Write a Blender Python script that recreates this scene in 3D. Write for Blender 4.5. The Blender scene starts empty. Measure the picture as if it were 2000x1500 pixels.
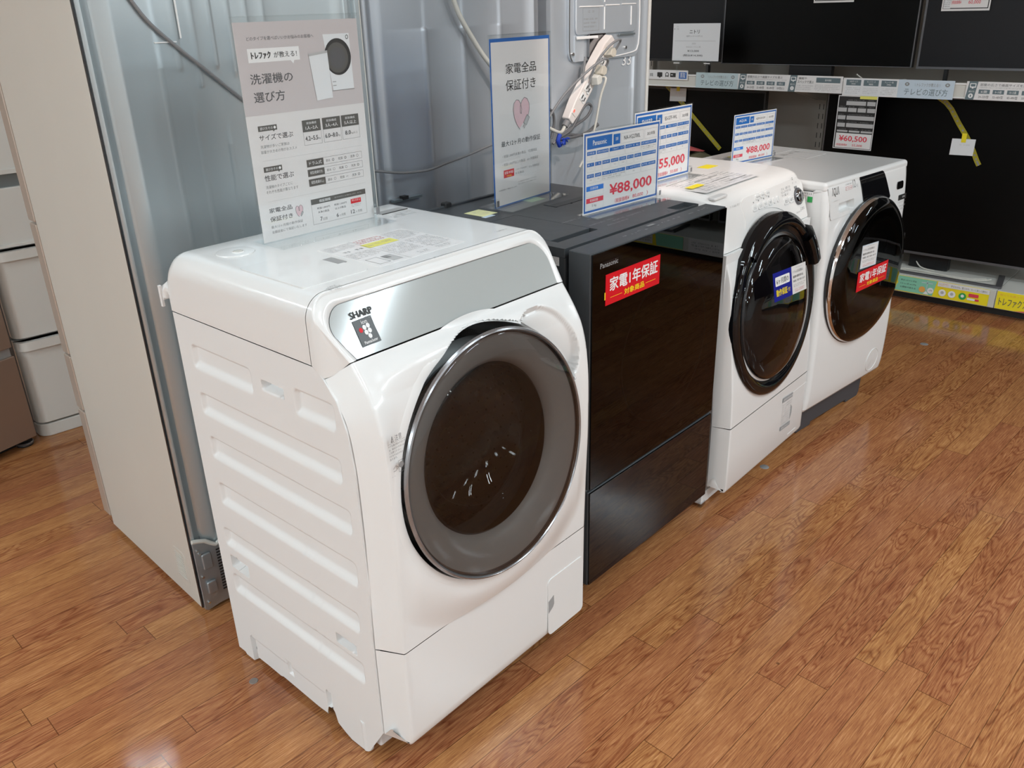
import bpy, bmesh, math, random
from mathutils import Vector, Matrix
random.seed(4)
S = bpy.context.scene
COL = S.collection
PI = math.pi

# ------------------------------------------------------------------ camera
YAW, PITCH, ROLL, FPX = -.8345, -.4189, -.0292, 1656.76
CAM = Vector((-.8303, -1.0689, 1.5053))
fw = Vector((-math.sin(YAW)*math.cos(PITCH), math.cos(YAW)*math.cos(PITCH), math.sin(PITCH)))
rt = fw.cross(Vector((0, 0, 1))).normalized(); up = rt.cross(fw)
cr, sr = math.cos(ROLL), math.sin(ROLL)
r2 = rt*cr + up*sr; u2 = up*cr - rt*sr
cd = bpy.data.cameras.new('camera'); cam = bpy.data.objects.new('camera', cd); COL.objects.link(cam)
cam.matrix_world = Matrix(((r2.x, u2.x, -fw.x, CAM.x), (r2.y, u2.y, -fw.y, CAM.y), (r2.z, u2.z, -fw.z, CAM.z), (0, 0, 0, 1)))
cd.sensor_width = 36; cd.lens = FPX/2000*36; cd.clip_start = .02
S.camera = cam
# ------------------------------------------------------------------ world, exposure, light settings
W = bpy.data.worlds.new('world'); S.world = W; W.use_nodes = True
W.node_tree.nodes['Background'].inputs[0].default_value = (.62, .68, .74, 1)
W.node_tree.nodes['Background'].inputs[1].default_value = .25
S.view_settings.view_transform = 'Standard'; S.view_settings.look = 'None'
S.view_settings.exposure = 0.33; S.view_settings.gamma = 1
S.view_settings.use_curve_mapping = False
S.cycles.transparent_max_bounces = 32; S.cycles.max_bounces = 10; S.cycles.sample_clamp_indirect = 6
TUBE_W = 12.5            # watts of each fluorescent tube
CEIL = 2.75
# unseen twin-tube fixtures: (x, y); some follow reflections, others are added fill
FIX = [(.46, 3.75), (-2.4, 3.7), (-2.6, 1.2), (-2.6, -1.6), (.4, -1.9), (2.06, -2.2), (-2.6, -4.0), (.4, -4.3), (3.2, -4.3), (5.6, 1.6), (1.9, 2.9), (1.8, -4.3), (-1.1, -4.3), (-3.9, -.2), (4.6, -2.9), (.35, .5)]
SPOT = dict(loc=(.95, -.45, 2.6), aim=(1.85, .72, 1.12), watt=70, size=46, col=(1, .83, .74))

# ------------------------------------------------------------------ materials
def lin(c):
    return tuple((v/12.92 if v <= .04045 else ((v+.055)/1.055)**2.4) for v in c)
def hexc(h): return lin(tuple(int(h[i:i+2], 16)/255 for i in (0, 2, 4)))
M = {}
def mat(name, col, rough=.5, metal=0, coat=0, spec=.5, emit=None, noise=0, nscale=8, bump=0, bscale=200, stretch=None, aniso=0):
    m = bpy.data.materials.new(name); m.use_nodes = True; nt = m.node_tree; b = nt.nodes['Principled BSDF']
    if isinstance(col, str): col = hexc(col)
    b.inputs['Base Color'].default_value = (*col, 1); b.inputs['Roughness'].default_value = rough
    b.inputs['Metallic'].default_value = metal; b.inputs['Coat Weight'].default_value = coat
    b.inputs['Coat Roughness'].default_value = .05
    b.inputs['Specular IOR Level'].default_value = spec
    if emit: b.inputs['Emission Color'].default_value = (*col, 1); b.inputs['Emission Strength'].default_value = emit
    tc = None
    if noise or bump:
        tc = nt.nodes.new('ShaderNodeTexCoord'); mp = nt.nodes.new('ShaderNodeMapping')
        nt.links.new(tc.outputs['Object'], mp.inputs[0])
        if stretch: mp.inputs['Scale'].default_value = stretch
    if noise:
        n = nt.nodes.new('ShaderNodeTexNoise'); n.inputs['Scale'].default_value = nscale; n.inputs['Detail'].default_value = 4
        nt.links.new(mp.outputs[0], n.inputs['Vector'])
        r = nt.nodes.new('ShaderNodeMapRange'); r.inputs[3].default_value = 1-noise; r.inputs[4].default_value = 1+noise
        nt.links.new(n.outputs[0], r.inputs[0])
        mx = nt.nodes.new('ShaderNodeVectorMath'); mx.operation = 'SCALE'; mx.inputs[0].default_value = col
        nt.links.new(r.outputs[0], mx.inputs['Scale']); nt.links.new(mx.outputs[0], b.inputs['Base Color'])
        r2_ = nt.nodes.new('ShaderNodeMapRange'); r2_.inputs[3].default_value = max(0, rough-noise*.5); r2_.inputs[4].default_value = rough+noise*.5
        nt.links.new(n.outputs[0], r2_.inputs[0]); nt.links.new(r2_.outputs[0], b.inputs['Roughness'])
    if bump:
        n = nt.nodes.new('ShaderNodeTexNoise'); n.inputs['Scale'].default_value = bscale
        nt.links.new(mp.outputs[0], n.inputs['Vector'])
        bp_ = nt.nodes.new('ShaderNodeBump'); bp_.inputs['Strength'].default_value = bump; bp_.inputs['Distance'].default_value = .002
        nt.links.new(n.outputs[0], bp_.inputs['Height']); nt.links.new(bp_.outputs[0], b.inputs['Normal'])
    M[name] = m; return m
def glassy(name, tint, rough=0.0, ior=1.5, boost=0.0):
    """thin clear or tinted sheet: transparent body + fresnel gloss"""
    m = bpy.data.materials.new(name); m.use_nodes = True; nt = m.node_tree; nt.nodes.clear()
    out = nt.nodes.new('ShaderNodeOutputMaterial'); mx = nt.nodes.new('ShaderNodeMixShader')
    tr = nt.nodes.new('ShaderNodeBsdfTransparent'); tr.inputs[0].default_value = (*tint, 1)
    gl = nt.nodes.new('ShaderNodeBsdfGlossy'); gl.inputs['Roughness'].default_value = rough; gl.inputs[0].default_value = (.95, .96, .97, 1)
    lw = nt.nodes.new('ShaderNodeLayerWeight'); lw.inputs[0].default_value = .5      # facing term, same on both sides of the sheet
    pw = nt.nodes.new('ShaderNodeMath'); pw.operation = 'POWER'; pw.inputs[1].default_value = 5; nt.links.new(lw.outputs['Facing'], pw.inputs[0])
    f0 = ((ior-1)/(ior+1))**2+boost
    fr = nt.nodes.new('ShaderNodeMath'); fr.operation = 'MULTIPLY_ADD'; fr.inputs[1].default_value = 1-f0; fr.inputs[2].default_value = f0; nt.links.new(pw.outputs[0], fr.inputs[0])
    nt.links.new(fr.outputs[0], mx.inputs[0]); nt.links.new(tr.outputs[0], mx.inputs[1]); nt.links.new(gl.outputs[0], mx.inputs[2])
    nt.links.new(mx.outputs[0], out.inputs[0]); M[name] = m; return m

mat('white_gloss', (.80, .80, .79), .22, coat=.5)
mat('white_plain', (.78, .775, .765), .38, bump=.05, bscale=900)
mat('white_warm', (.80, .785, .765), .3, coat=.2)
mat('lip_light', (.84, .84, .83), .3)
mat('seam_dark', (.09, .09, .09), .6)
mat('seam_grey', (.33, .33, .33), .6)
mat('panel_grey', (.40, .425, .42), .12, coat=.8)
mat('charcoal', (.046, .051, .056), .42, noise=.08, nscale=30)
mat('charcoal_rough', (.040, .044, .048), .5)
mat('charcoal_smooth', (.075, .080, .085), .3)
mat('black_gloss', (.004, .004, .005), .03, spec=.34)
mat('black_glass', (.006, .006, .007), .03, spec=.42)
mat('black_plastic', (.012, .012, .013), .3)
mat('black_matte', (.008, .008, .009), .7, spec=.1)
mat('black_soft', (.02, .02, .021), .5)
mat('dark_trim', (.02, .022, .025), .25)
mat('chrome', (.75, .76, .77), .09, metal=1)
mat('chrome_dark', (.32, .32, .33), .12, metal=1)
mat('steel_drum', (.50, .49, .48), .28, metal=1, noise=.15, nscale=20)
mat('rubber', (.20, .21, .21), .45)
mat('door_plate', (.40, .40, .395), .35)
mat('rim_grey', (.30, .30, .31), .2, metal=.7)
mat('base_dark', (.055, .055, .062), .55)
mat('steel_sheet', (.50, .56, .585), .34, metal=.75, noise=.12, nscale=3, stretch=(1, 1, .35))
mat('steel_sheet_b', (.47, .505, .545), .42, metal=.66, noise=.08, nscale=2.5, stretch=(1, 1, .4))
mat('steel_sheet_c', (.60, .65, .70), .45, metal=.6, noise=.07, nscale=3)
mat('steel_edge', (.30, .35, .37), .35, metal=.7)
mat('steel_plate', (.40, .43, .45), .4, metal=.75, noise=.15, nscale=25)
mat('champagne', (.66, .64, .585), .38, metal=.2, noise=.05, nscale=3, stretch=(1, 1, .4))
mat('champagne_door', (.50, .43, .37), .3, metal=.3)
mat('copper_front', (.36, .27, .215), .34, metal=.45, noise=.06, nscale=2)
mat('fridge_white', (.74, .735, .70), .3, coat=.2)
mat('paper', (.80, .79, .785), .35, coat=.25)
mat('paper_cool', (.78, .80, .82), .4)
mat('paper_poster', (.76, .74, .735), .25, coat=.4)
mat('poster_grey', (.60, .555, .56), .25, coat=.4)
mat('poster_shade', (.52, .49, .50), .3)
mat('ink', (.02, .02, .02), .45)
mat('ink_grey', (.10, .10, .105), .45)
mat('ink_mid', (.26, .26, .26), .5)
mat('ink_light', (.48, .48, .48), .5)
mat('badge_black', (.035, .034, .034), .3)
mat('box_grey', (.10, .097, .09), .4)
mat('red', (.66, .006, .016), .4, spec=.3)
mat('red_text', (.74, .055, .09), .4)
mat('red_soft', (.62, .12, .12), .4)
mat('pink', (.75, .52, .56), .4)
mat('blue', (.02, .15, .48), .35)
mat('blue_edge', (.035, .14, .44), .35)
mat('blue_deep', (.003, .010, .25), .4, spec=.2)
mat('blue_bright', (.02, .20, .68), .35)
mat('yellow', (.88, .72, .02), .45)
mat('yellow_soft', (.78, .74, .16), .5)
mat('yellow_text', (.95, .75, .02), .4)
mat('yellow_tape_shaded', (.36, .31, .02), .35)  # tape yellow darkened, its shade is put into the colour
mat('postit', (.80, .80, .42), .5)
mat('green_note', (.40, .58, .38), .5)
mat('green', (.03, .38, .09), .45)
mat('mint', (.26, .62, .44), .45)
mat('orange', (.85, .42, .10), .45)
mat('slate', (.13, .18, .20), .45)
mat('slate_pale', (.52, .64, .67), .45)
mat('slate_blue', (.56, .66, .75), .45)
mat('white_ink', (.85, .85, .85), .5)
mat('beige_panel', (.52, .50, .46), .6)
mat('shelf_cream', (.66, .65, .60), .45)
mat('shelf_dark', (.03, .03, .03), .6)
mat('olive_cloth', (.16, .145, .08), .9, bump=.4, bscale=60)
mat('screen', (.002, .002, .002), .35, spec=.15)
mat('screen_b', (.008, .008, .010), .38, spec=.3)
mat('bezel_grey', (.16, .16, .17), .35, metal=.6)
mat('cable_white', (.62, .60, .54), .45)
mat('cable_grey', (.22, .22, .225), .5)
mat('cable_dark', (.12, .12, .125), .5)
mat('strip_white', (.78, .72, .68), .35)
mat('plug_beige', (.60, .55, .46), .45)
mat('tie_blue', (.01, .05, .42), .5)
mat('led_red', (.9, .12, .08), .4, emit=.6)
mat('screw', (.7, .7, .68), .25, metal=1)
mat('amber', (.80, .66, .36), .4)
mat('wall_paint', (.82, .82, .80), .8, bump=.1, bscale=120)
mat('ceiling_tile', (.80, .80, .78), .8, bump=.2, bscale=90)
mat('fixture_white', (.8, .8, .8), .4)
mat('spot_grey', (.20, .17, .15), .4)
glassy('acrylic', (.965, .975, .975), .01, 1.49)
glassy('clear_pocket', (.97, .975, .975), .03, 1.35)
glassy('smoke_glass', (.50, .48, .465), .0, 1.5)
glassy('smoke_dark', (.20, .19, .19), .0, 1.52)
glassy('smoke_black', (.10, .095, .095), .0, 1.36)
glassy('smoke_mid', (.36, .35, .35), .0, 1.5)
glassy('smoke_black3', (.10, .095, .10), .0, 1.42)
glassy('bowl_glass', (.80, .80, .80), .0, 1.5)
glassy('film', (.80, .82, .84), .12, 1.4)

def floor_mat():
    m = bpy.data.materials.new('plank_floor'); m.use_nodes = True; nt = m.node_tree; N = nt.nodes; Lk = nt.links
    b = N['Principled BSDF']
    def math_(op, a, b_=None, c=None):
        n = N.new('ShaderNodeMath'); n.operation = op
        for i, v in enumerate((a, b_, c)):
            if v is None: continue
            if isinstance(v, (int, float)): n.inputs[i].default_value = v
            else: Lk.new(v, n.inputs[i])
        return n.outputs[0]
    tc = N.new('ShaderNodeTexCoord'); mp = N.new('ShaderNodeMapping'); mp.inputs['Rotation'].default_value = (0, 0, .05)
    Lk.new(tc.outputs['Object'], mp.inputs[0])
    sp = N.new('ShaderNodeSeparateXYZ'); Lk.new(mp.outputs[0], sp.inputs[0]); x, y = sp.outputs[0], sp.outputs[1]
    PW, PL = .0762, .91
    yr = math_('DIVIDE', math_('ADD', y, .0024+PW*200), PW); row = math_('FLOOR', yr); fy = math_('FRACT', yr)
    wn = N.new('ShaderNodeTexWhiteNoise'); wn.noise_dimensions = '1D'; Lk.new(row, wn.inputs['W'])
    xr = math_('ADD', math_('DIVIDE', math_('ADD', x, 40.0), PL), wn.outputs[0]); pi_ = math_('FLOOR', xr); fx = math_('FRACT', xr)
    cb = N.new('ShaderNodeCombineXYZ'); Lk.new(row, cb.inputs[0]); Lk.new(pi_, cb.inputs[1])
    w2 = N.new('ShaderNodeTexWhiteNoise'); w2.noise_dimensions = '2D'; Lk.new(cb.outputs[0], w2.inputs['Vector'])
    rnd = w2.outputs[0]; sc_ = N.new('ShaderNodeSeparateColor'); Lk.new(w2.outputs[1], sc_.inputs[0]); rnd2 = sc_.outputs[1]
    # grain coordinates, shifted per plank
    cg = N.new('ShaderNodeCombineXYZ'); Lk.new(math_('ADD', x, math_('MULTIPLY', rnd, 17.0)), cg.inputs[0]); Lk.new(math_('ADD', y, math_('MULTIPLY', rnd, 9.0)), cg.inputs[1])
    def noise(sx, sy, scale, det, rough=.6, dist=0):
        mm = N.new('ShaderNodeMapping'); mm.inputs['Scale'].default_value = (sx, sy, 1); Lk.new(cg.outputs[0], mm.inputs[0])
        n = N.new('ShaderNodeTexNoise'); n.inputs['Scale'].default_value = scale; n.inputs['Detail'].default_value = det
        n.inputs['Roughness'].default_value = rough; n.inputs['Distortion'].default_value = dist; Lk.new(mm.outputs[0], n.inputs['Vector']); return n.outputs[0]
    fine = noise(1, 24, 13, 7, .74); broad = noise(1, 5, 3.2, 3); figure = noise(1, 7, 2.3, 2, .5, .6)
    rings = math_('FRACT', math_('MULTIPLY', figure, 17.0)); rings = math_('MULTIPLY', math_('ABSOLUTE', math_('SUBTRACT', rings, .5)), 2.0)
    rings = math_('POWER', rings, 2.2)
    g = math_('ADD', math_('MULTIPLY', fine, .80), math_('MULTIPLY', broad, .20))
    rp = N.new('ShaderNodeValToRGB'); e = rp.color_ramp.elements
    e[0].position = .36; e[0].color = (*hexc('744528'), 1); e[1].position = .66; e[1].color = (*hexc('cc9464'), 1)
    k = e.new(.47); k.color = (*hexc('9f663c'), 1); k = e.new(.55); k.color = (*hexc('b17847'), 1)
    Lk.new(g, rp.inputs[0])
    mr = N.new('ShaderNodeMix'); mr.data_type = 'RGBA'; mr.blend_type = 'MULTIPLY'; Lk.new(math_('MULTIPLY', math_('MULTIPLY', rings, .62), math_('ADD', math_('MULTIPLY', math_('GREATER_THAN', rnd2, .58), .75), .22)), mr.inputs[0]); Lk.new(rp.outputs[0], mr.inputs[6]); mr.inputs[7].default_value = (*hexc('a8683f'), 1)
    hs = N.new('ShaderNodeHueSaturation'); Lk.new(mr.outputs[2], hs.inputs['Color'])
    Lk.new(math_('ADD', math_('MULTIPLY', rnd, .18), .90), hs.inputs['Value']); Lk.new(math_('ADD', math_('MULTIPLY', w2.outputs[0], .012), .492), hs.inputs['Hue'])
    hs.inputs['Saturation'].default_value = .97
    # seams
    ey = math_('LESS_THAN', math_('MINIMUM', fy, math_('SUBTRACT', 1.0, fy)), .011)
    ex = math_('LESS_THAN', math_('MINIMUM', fx, math_('SUBTRACT', 1.0, fx)), .0011)
    seam = math_('MAXIMUM', ey, ex)
    # scattered knots and scuffs
    vo = N.new('ShaderNodeTexVoronoi'); vo.inputs['Scale'].default_value = 5.2; Lk.new(mp.outputs[0], vo.inputs['Vector'])
    vn = N.new('ShaderNodeTexNoise'); vn.inputs['Scale'].default_value = 70; Lk.new(mp.outputs[0], vn.inputs['Vector'])
    kn = math_('LESS_THAN', math_('ADD', vo.outputs['Distance'], math_('MULTIPLY', vn.outputs[0], .03)), .036)
    m1 = N.new('ShaderNodeMix'); m1.data_type = 'RGBA'; Lk.new(math_('MULTIPLY', seam, .75), m1.inputs[0]); Lk.new(hs.outputs[0], m1.inputs[6]); m1.inputs[7].default_value = (*hexc('4a2812'), 1)
    m2 = N.new('ShaderNodeMix'); m2.data_type = 'RGBA'; Lk.new(math_('MULTIPLY', kn, .6), m2.inputs[0]); Lk.new(m1.outputs[2], m2.inputs[6]); m2.inputs[7].default_value = (*hexc('3a2010'), 1)
    Lk.new(m2.outputs[2], b.inputs['Base Color'])
    wear = N.new('ShaderNodeTexNoise'); wear.inputs['Scale'].default_value = 3; wear.inputs['Detail'].default_value = 4; Lk.new(tc.outputs['Object'], wear.inputs['Vector'])
    Lk.new(math_('ADD', math_('MULTIPLY', wear.outputs[0], .18), .035), b.inputs['Roughness'])
    b.inputs['Specular IOR Level'].default_value = .42
    bu = N.new('ShaderNodeBump'); bu.inputs['Strength'].default_value = .07; bu.inputs['Distance'].default_value = .001
    Lk.new(math_('SUBTRACT', math_('ADD', math_('MULTIPLY', fine, .5), math_('MULTIPLY', wear.outputs[0], 2.5)), seam), bu.inputs['Height']); Lk.new(bu.outputs[0], b.inputs['Normal'])
    M['plank_floor'] = m
floor_mat()

# ------------------------------------------------------------------ mesh helpers
def tag(o, label=None, cat=None, group=None, kind=None):
    if label: o['label'] = label
    if cat: o['category'] = cat
    if group: o['group'] = group
    if kind: o['kind'] = kind
    return o
def thing(name, label, cat, loc=(0, 0, 0), yaw=0, group=None):
    o = bpy.data.objects.new(name, None); COL.objects.link(o); o.location = loc; o.rotation_euler = (0, 0, yaw)
    o.empty_display_size = .05
    return tag(o, label, cat, group)
_tcache = {}
def text2d(s, bold=0.0):
    k = (s, bold)
    if k not in _tcache:
        cu = bpy.data.curves.new('txt', 'FONT'); cu.body = s; cu.size = 1; cu.resolution_u = 2; cu.offset = bold
        o = bpy.data.objects.new('txt', cu); COL.objects.link(o)
        bpy.context.view_layer.update()
        me = bpy.data.meshes.new_from_object(o)
        v = [(p.co.x, p.co.y) for p in me.vertices]; f = [tuple(p.vertices) for p in me.polygons]
        bpy.data.objects.remove(o); bpy.data.curves.remove(cu); bpy.data.meshes.remove(me)
        xs = [a for a, _ in v] or [0, 1]; ys = [b for _, b in v] or [0, 1]
        _tcache[k] = (v, f, min(xs), max(xs), min(ys), max(ys))
    return _tcache[k]
class MB:
    def __init__(s): s.v = []; s.f = []; s.m = []; s.names = []
    def add(s, vs, fs, m):
        if m not in s.names: s.names.append(m)
        k = s.names.index(m); o = len(s.v); s.v += [tuple(p) for p in vs]
        for f in fs: s.f.append(tuple(i+o for i in f)); s.m.append(k)
        return s
    def box(s, x0, x1, y0, y1, z0, z1, m):
        x0, x1 = sorted((x0, x1)); y0, y1 = sorted((y0, y1)); z0, z1 = sorted((z0, z1))
        return s.add([(x0, y0, z0), (x1, y0, z0), (x1, y1, z0), (x0, y1, z0), (x0, y0, z1), (x1, y0, z1), (x1, y1, z1), (x0, y1, z1)],
                     [(0, 3, 2, 1), (4, 5, 6, 7), (0, 1, 5, 4), (1, 2, 6, 5), (2, 3, 7, 6), (3, 0, 4, 7)], m)
    def quad(s, a, b, c, d, m): return s.add([a, b, c, d], [(0, 1, 2, 3)], m)
    def grid(s, rows, m, skip=None, closed=False):
        nu = len(rows[0]); vs = [p for r in rows for p in r]; fs = []
        for i in range(len(rows)-1):
            for j in range(nu-1 if not closed else nu):
                j2 = (j+1) % nu
                q = (i*nu+j, i*nu+j2, (i+1)*nu+j2, (i+1)*nu+j)
                if skip and skip([vs[t] for t in q]): continue
                fs.append(q)
        return s.add(vs, fs, m)
    def tube(s, pts, r, m, n=8, smooth=3, cap=True):
        P = [Vector(p) for p in pts]
        if smooth > 1 and len(P) > 2:
            Q = []
            for i in range(len(P)-1):
                a = P[max(i-1, 0)]; b = P[i]; c = P[i+1]; d = P[min(i+2, len(P)-1)]
                for k in range(smooth):
                    t = k/smooth
                    Q.append(.5*((2*b)+(c-a)*t+(2*a-5*b+4*c-d)*t*t+(3*b-a-3*c+d)*t*t*t))
            Q.append(P[-1]); P = Q
        rows = []; nrm = None
        for i, p in enumerate(P):
            t = (P[min(i+1, len(P)-1)]-P[max(i-1, 0)]).normalized()
            if nrm is None: nrm = t.orthogonal().normalized()
            nrm = (nrm-t*nrm.dot(t)).normalized(); bn = t.cross(nrm)
            rr = r(i/(len(P)-1)) if callable(r) else r
            rows.append([p+nrm*rr*math.cos(2*PI*k/n)+bn*rr*math.sin(2*PI*k/n) for k in range(n)])
        s.grid(rows, m, closed=True)
        if cap:
            s.add(rows[0], [tuple(range(n))], m); s.add(rows[-1], [tuple(range(n))], m)
        return s
    def cyl(s, a, b, r, m, n=20): return s.tube([a, b], r, m, n, 1)
    def lathe(s, prof, c, m, n=72, rz=1.0, arc=None):
        """profile of (radius, y) about the y axis through c=(x,z)"""
        rows = []
        for r, y in prof:
            if arc: th = [arc[0]+(arc[1]-arc[0])*k/n for k in range(n+1)]
            else: th = [2*PI*k/n for k in range(n)]
            rows.append([(c[0]+r*math.cos(t), y, c[1]+r*rz*math.sin(t)) for t in th])
        return s.grid(rows, m, closed=not arc)
    def lathe_z(s, prof, c, m, n=32):
        rows = [[(c[0]+r*math.cos(2*PI*k/n), c[1]+r*math.sin(2*PI*k/n), z) for k in range(n)] for r, z in prof]
        return s.grid(rows, m, closed=True)
    def prism(s, poly, f0, f1, m):
        """closed prism between two maps of a 2D polygon"""
        n = len(poly); a = [f0(*p) for p in poly]; b = [f1(*p) for p in poly]
        return s.add(a+b, [tuple(range(n))[::-1], tuple(range(n, 2*n))]+[(i, (i+1) % n, n+(i+1) % n, n+i) for i in range(n)], m)
    def build(s, name, parent=None, bevel=0, angle=38, recalc=False, seg=2, tagkw=None):
        me = bpy.data.meshes.new(name); me.from_pydata(s.v, [], s.f)
        for k in s.names: me.materials.append(M[k])
        me.polygons.foreach_set('material_index', s.m)
        if recalc:
            bm = bmesh.new(); bm.from_mesh(me); bmesh.ops.recalc_face_normals(bm, faces=bm.faces); bm.to_mesh(me); bm.free()
        me.polygons.foreach_set('use_smooth', [True]*len(me.polygons)); me.update(); me.set_sharp_from_angle(angle=math.radians(angle))
        o = bpy.data.objects.new(name, me); COL.objects.link(o)
        if parent: o.parent = parent
        if bevel:
            b = o.modifiers.new('bevel', 'BEVEL'); b.width = bevel; b.segments = seg; b.limit_method = 'ANGLE'; b.angle_limit = math.radians(40); b.harden_normals = True
        if tagkw: tag(o, **tagkw)
        return o
def part_box(name, parent, x0, x1, y0, y1, z0, z1, m, bevel=.002, **k):
    return MB().box(x0, x1, y0, y1, z0, z1, m).build(name, parent, bevel=bevel, **k)
def rrect(x0, x1, y0, y1, r, n=5):
    P = []
    for cx, cy, a in ((x1-r, y1-r, 0), (x0+r, y1-r, PI/2), (x0+r, y0+r, PI), (x1-r, y0+r, 1.5*PI)):
        for k in range(n+1): t = a+PI/2*k/n; P.append((cx+r*math.cos(t), cy+r*math.sin(t)))
    return P

class Sheet(MB):
    """flat printed thing: O = lower left corner, X and Y in-plane directions, size W x H; content in (u, v), v from the top"""
    def __init__(s, O, X, Y, W_, H_, paper, thick=.0006, edge=None):
        super().__init__(); s.O = Vector(O); s.X = Vector(X).normalized(); s.Y = Vector(Y).normalized(); s.N = s.X.cross(s.Y); s.W = W_; s.H = H_
        s.step = .00035
        a, b = s.O, s.O+s.X*W_; c = b+s.Y*H_; d = s.O+s.Y*H_; t = s.N*thick
        s.add([a-t, b-t, c-t, d-t, a, b, c, d], [(0, 3, 2, 1), (4, 5, 6, 7), (0, 1, 5, 4), (1, 2, 6, 5), (2, 3, 7, 6), (3, 0, 4, 7)], paper)
    def P(s, u, v, l=1): return s.O+s.X*(u*s.W)+s.Y*((1-v)*s.H)+s.N*(l*s.step)
    def rect(s, u0, v0, u1, v1, m, l=1):
        s.add([s.P(u0, v1, l), s.P(u1, v1, l), s.P(u1, v0, l), s.P(u0, v0, l)], [(0, 1, 2, 3)], m); return s
    def frame(s, u0, v0, u1, v1, w, m, l=1):
        a = w/s.W; b = w/s.H
        s.rect(u0, v0, u1, v0+b, m, l); s.rect(u0, v1-b, u1, v1, m, l); s.rect(u0, v0+b, u0+a, v1-b, m, l); s.rect(u1-a, v0+b, u1, v1-b, m, l); return s
    def poly(s, pts, m, l=1): s.add([s.P(u, v, l) for u, v in pts], [tuple(range(len(pts)))], m); return s
    def rr(s, u0, v0, u1, v1, r, m, l=1):
        ru, rv = r/s.W, r/s.H; P = []
        for cx, cy, a in ((u1-ru, v0+rv, 0), (u0+ru, v0+rv, PI/2), (u0+ru, v1-rv, PI), (u1-ru, v1-rv, 1.5*PI)):
            for k in range(5): t = a+PI/2*k/4; P.append((cx+ru*math.cos(t), cy-rv*math.sin(t)))
        return s.poly(P, m, l)
    def circ(s, u, v, r, m, l=1, n=24, rz=1):
        return s.poly([(u+r*math.cos(2*PI*k/n)/s.W, v-r*rz*math.sin(2*PI*k/n)/s.H) for k in range(n)], m, l)
    def ring(s, u, v, r, w, m, l=1, n=20, rz=1):
        a = [s.P(u+r*math.cos(2*PI*k/n)/s.W, v-r*rz*math.sin(2*PI*k/n)/s.H, l) for k in range(n)]
        q = r-w; b = [s.P(u+q*math.cos(2*PI*k/n)/s.W, v-q*rz*math.sin(2*PI*k/n)/s.H, l) for k in range(n)]
        s.add(a+b, [(i, (i+1) % n, n+(i+1) % n, n+i) for i in range(n)], m); return s
    def line(s, pts, w, m, l=1):
        P = [s.P(u, v, l) for u, v in pts]
        for a, b in zip(P, P[1:]):
            d = (b-a).normalized(); n = s.N.cross(d)*(w/2); s.add([a-n, b-n, b+n, a+n], [(0, 1, 2, 3)], m)
        return s
    def txt(s, t, u0, v0, u1, v1, m, l=1, bold=0.0, keep=False):
        """fit the string into the box; keep=True keeps its proportions (height fits)"""
        v, f, a, b, c, d = text2d(t)
        if not v: return s
        W_, H_ = (u1-u0)*s.W, (v1-v0)*s.H; sx = W_/(b-a); sy = H_/max(d-c, .05)
        if keep: sx = sy
        base = s.P(u0, v1, l); e = bold*sy
        for i, (dx, dy) in enumerate(((0, 0),) if not bold else ((-e, 0), (e, 0), (0, -e*.8), (0, e*.8))):
            s.add([base+s.X*((x-a)*sx+dx)+s.Y*((y-c)*sy+dy)+s.N*(i*.00005) for x, y in v], f, m)
        return s
    def fuzz(s, u0, v0, u1, v1, m, n=1, l=1, fill=.55, seed=0):
        """rows of print too small to read: broken strokes"""
        R = random.Random(seed+int(u0*997)+int(v0*991)); h = (v1-v0)/n
        for i in range(n):
            u = u0; e = u1-(R.random()*.2*(u1-u0) if n > 1 and i == n-1 else 0); cw = h*fill*s.H/s.W
            while u < e:
                w = cw*R.uniform(.5, 1.0); y0 = v0+i*h+h*(1-fill)/2
                if R.random() < .9:
                    s.rect(u, y0+h*fill*R.uniform(0, .15), min(u+w, e), y0+h*fill*R.uniform(.2, .35), m, l)
                    s.rect(u+w*.1, y0+h*fill*R.uniform(.55, .7), min(u+w*.95, e), y0+h*fill*R.uniform(.8, 1), m, l)
                    if R.random() < .6: k = u+w*R.uniform(.2, .7); s.rect(k, y0, min(k+w*.16, e), y0+h*fill, m, l)
                u += cw*1.18
        return s

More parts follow.
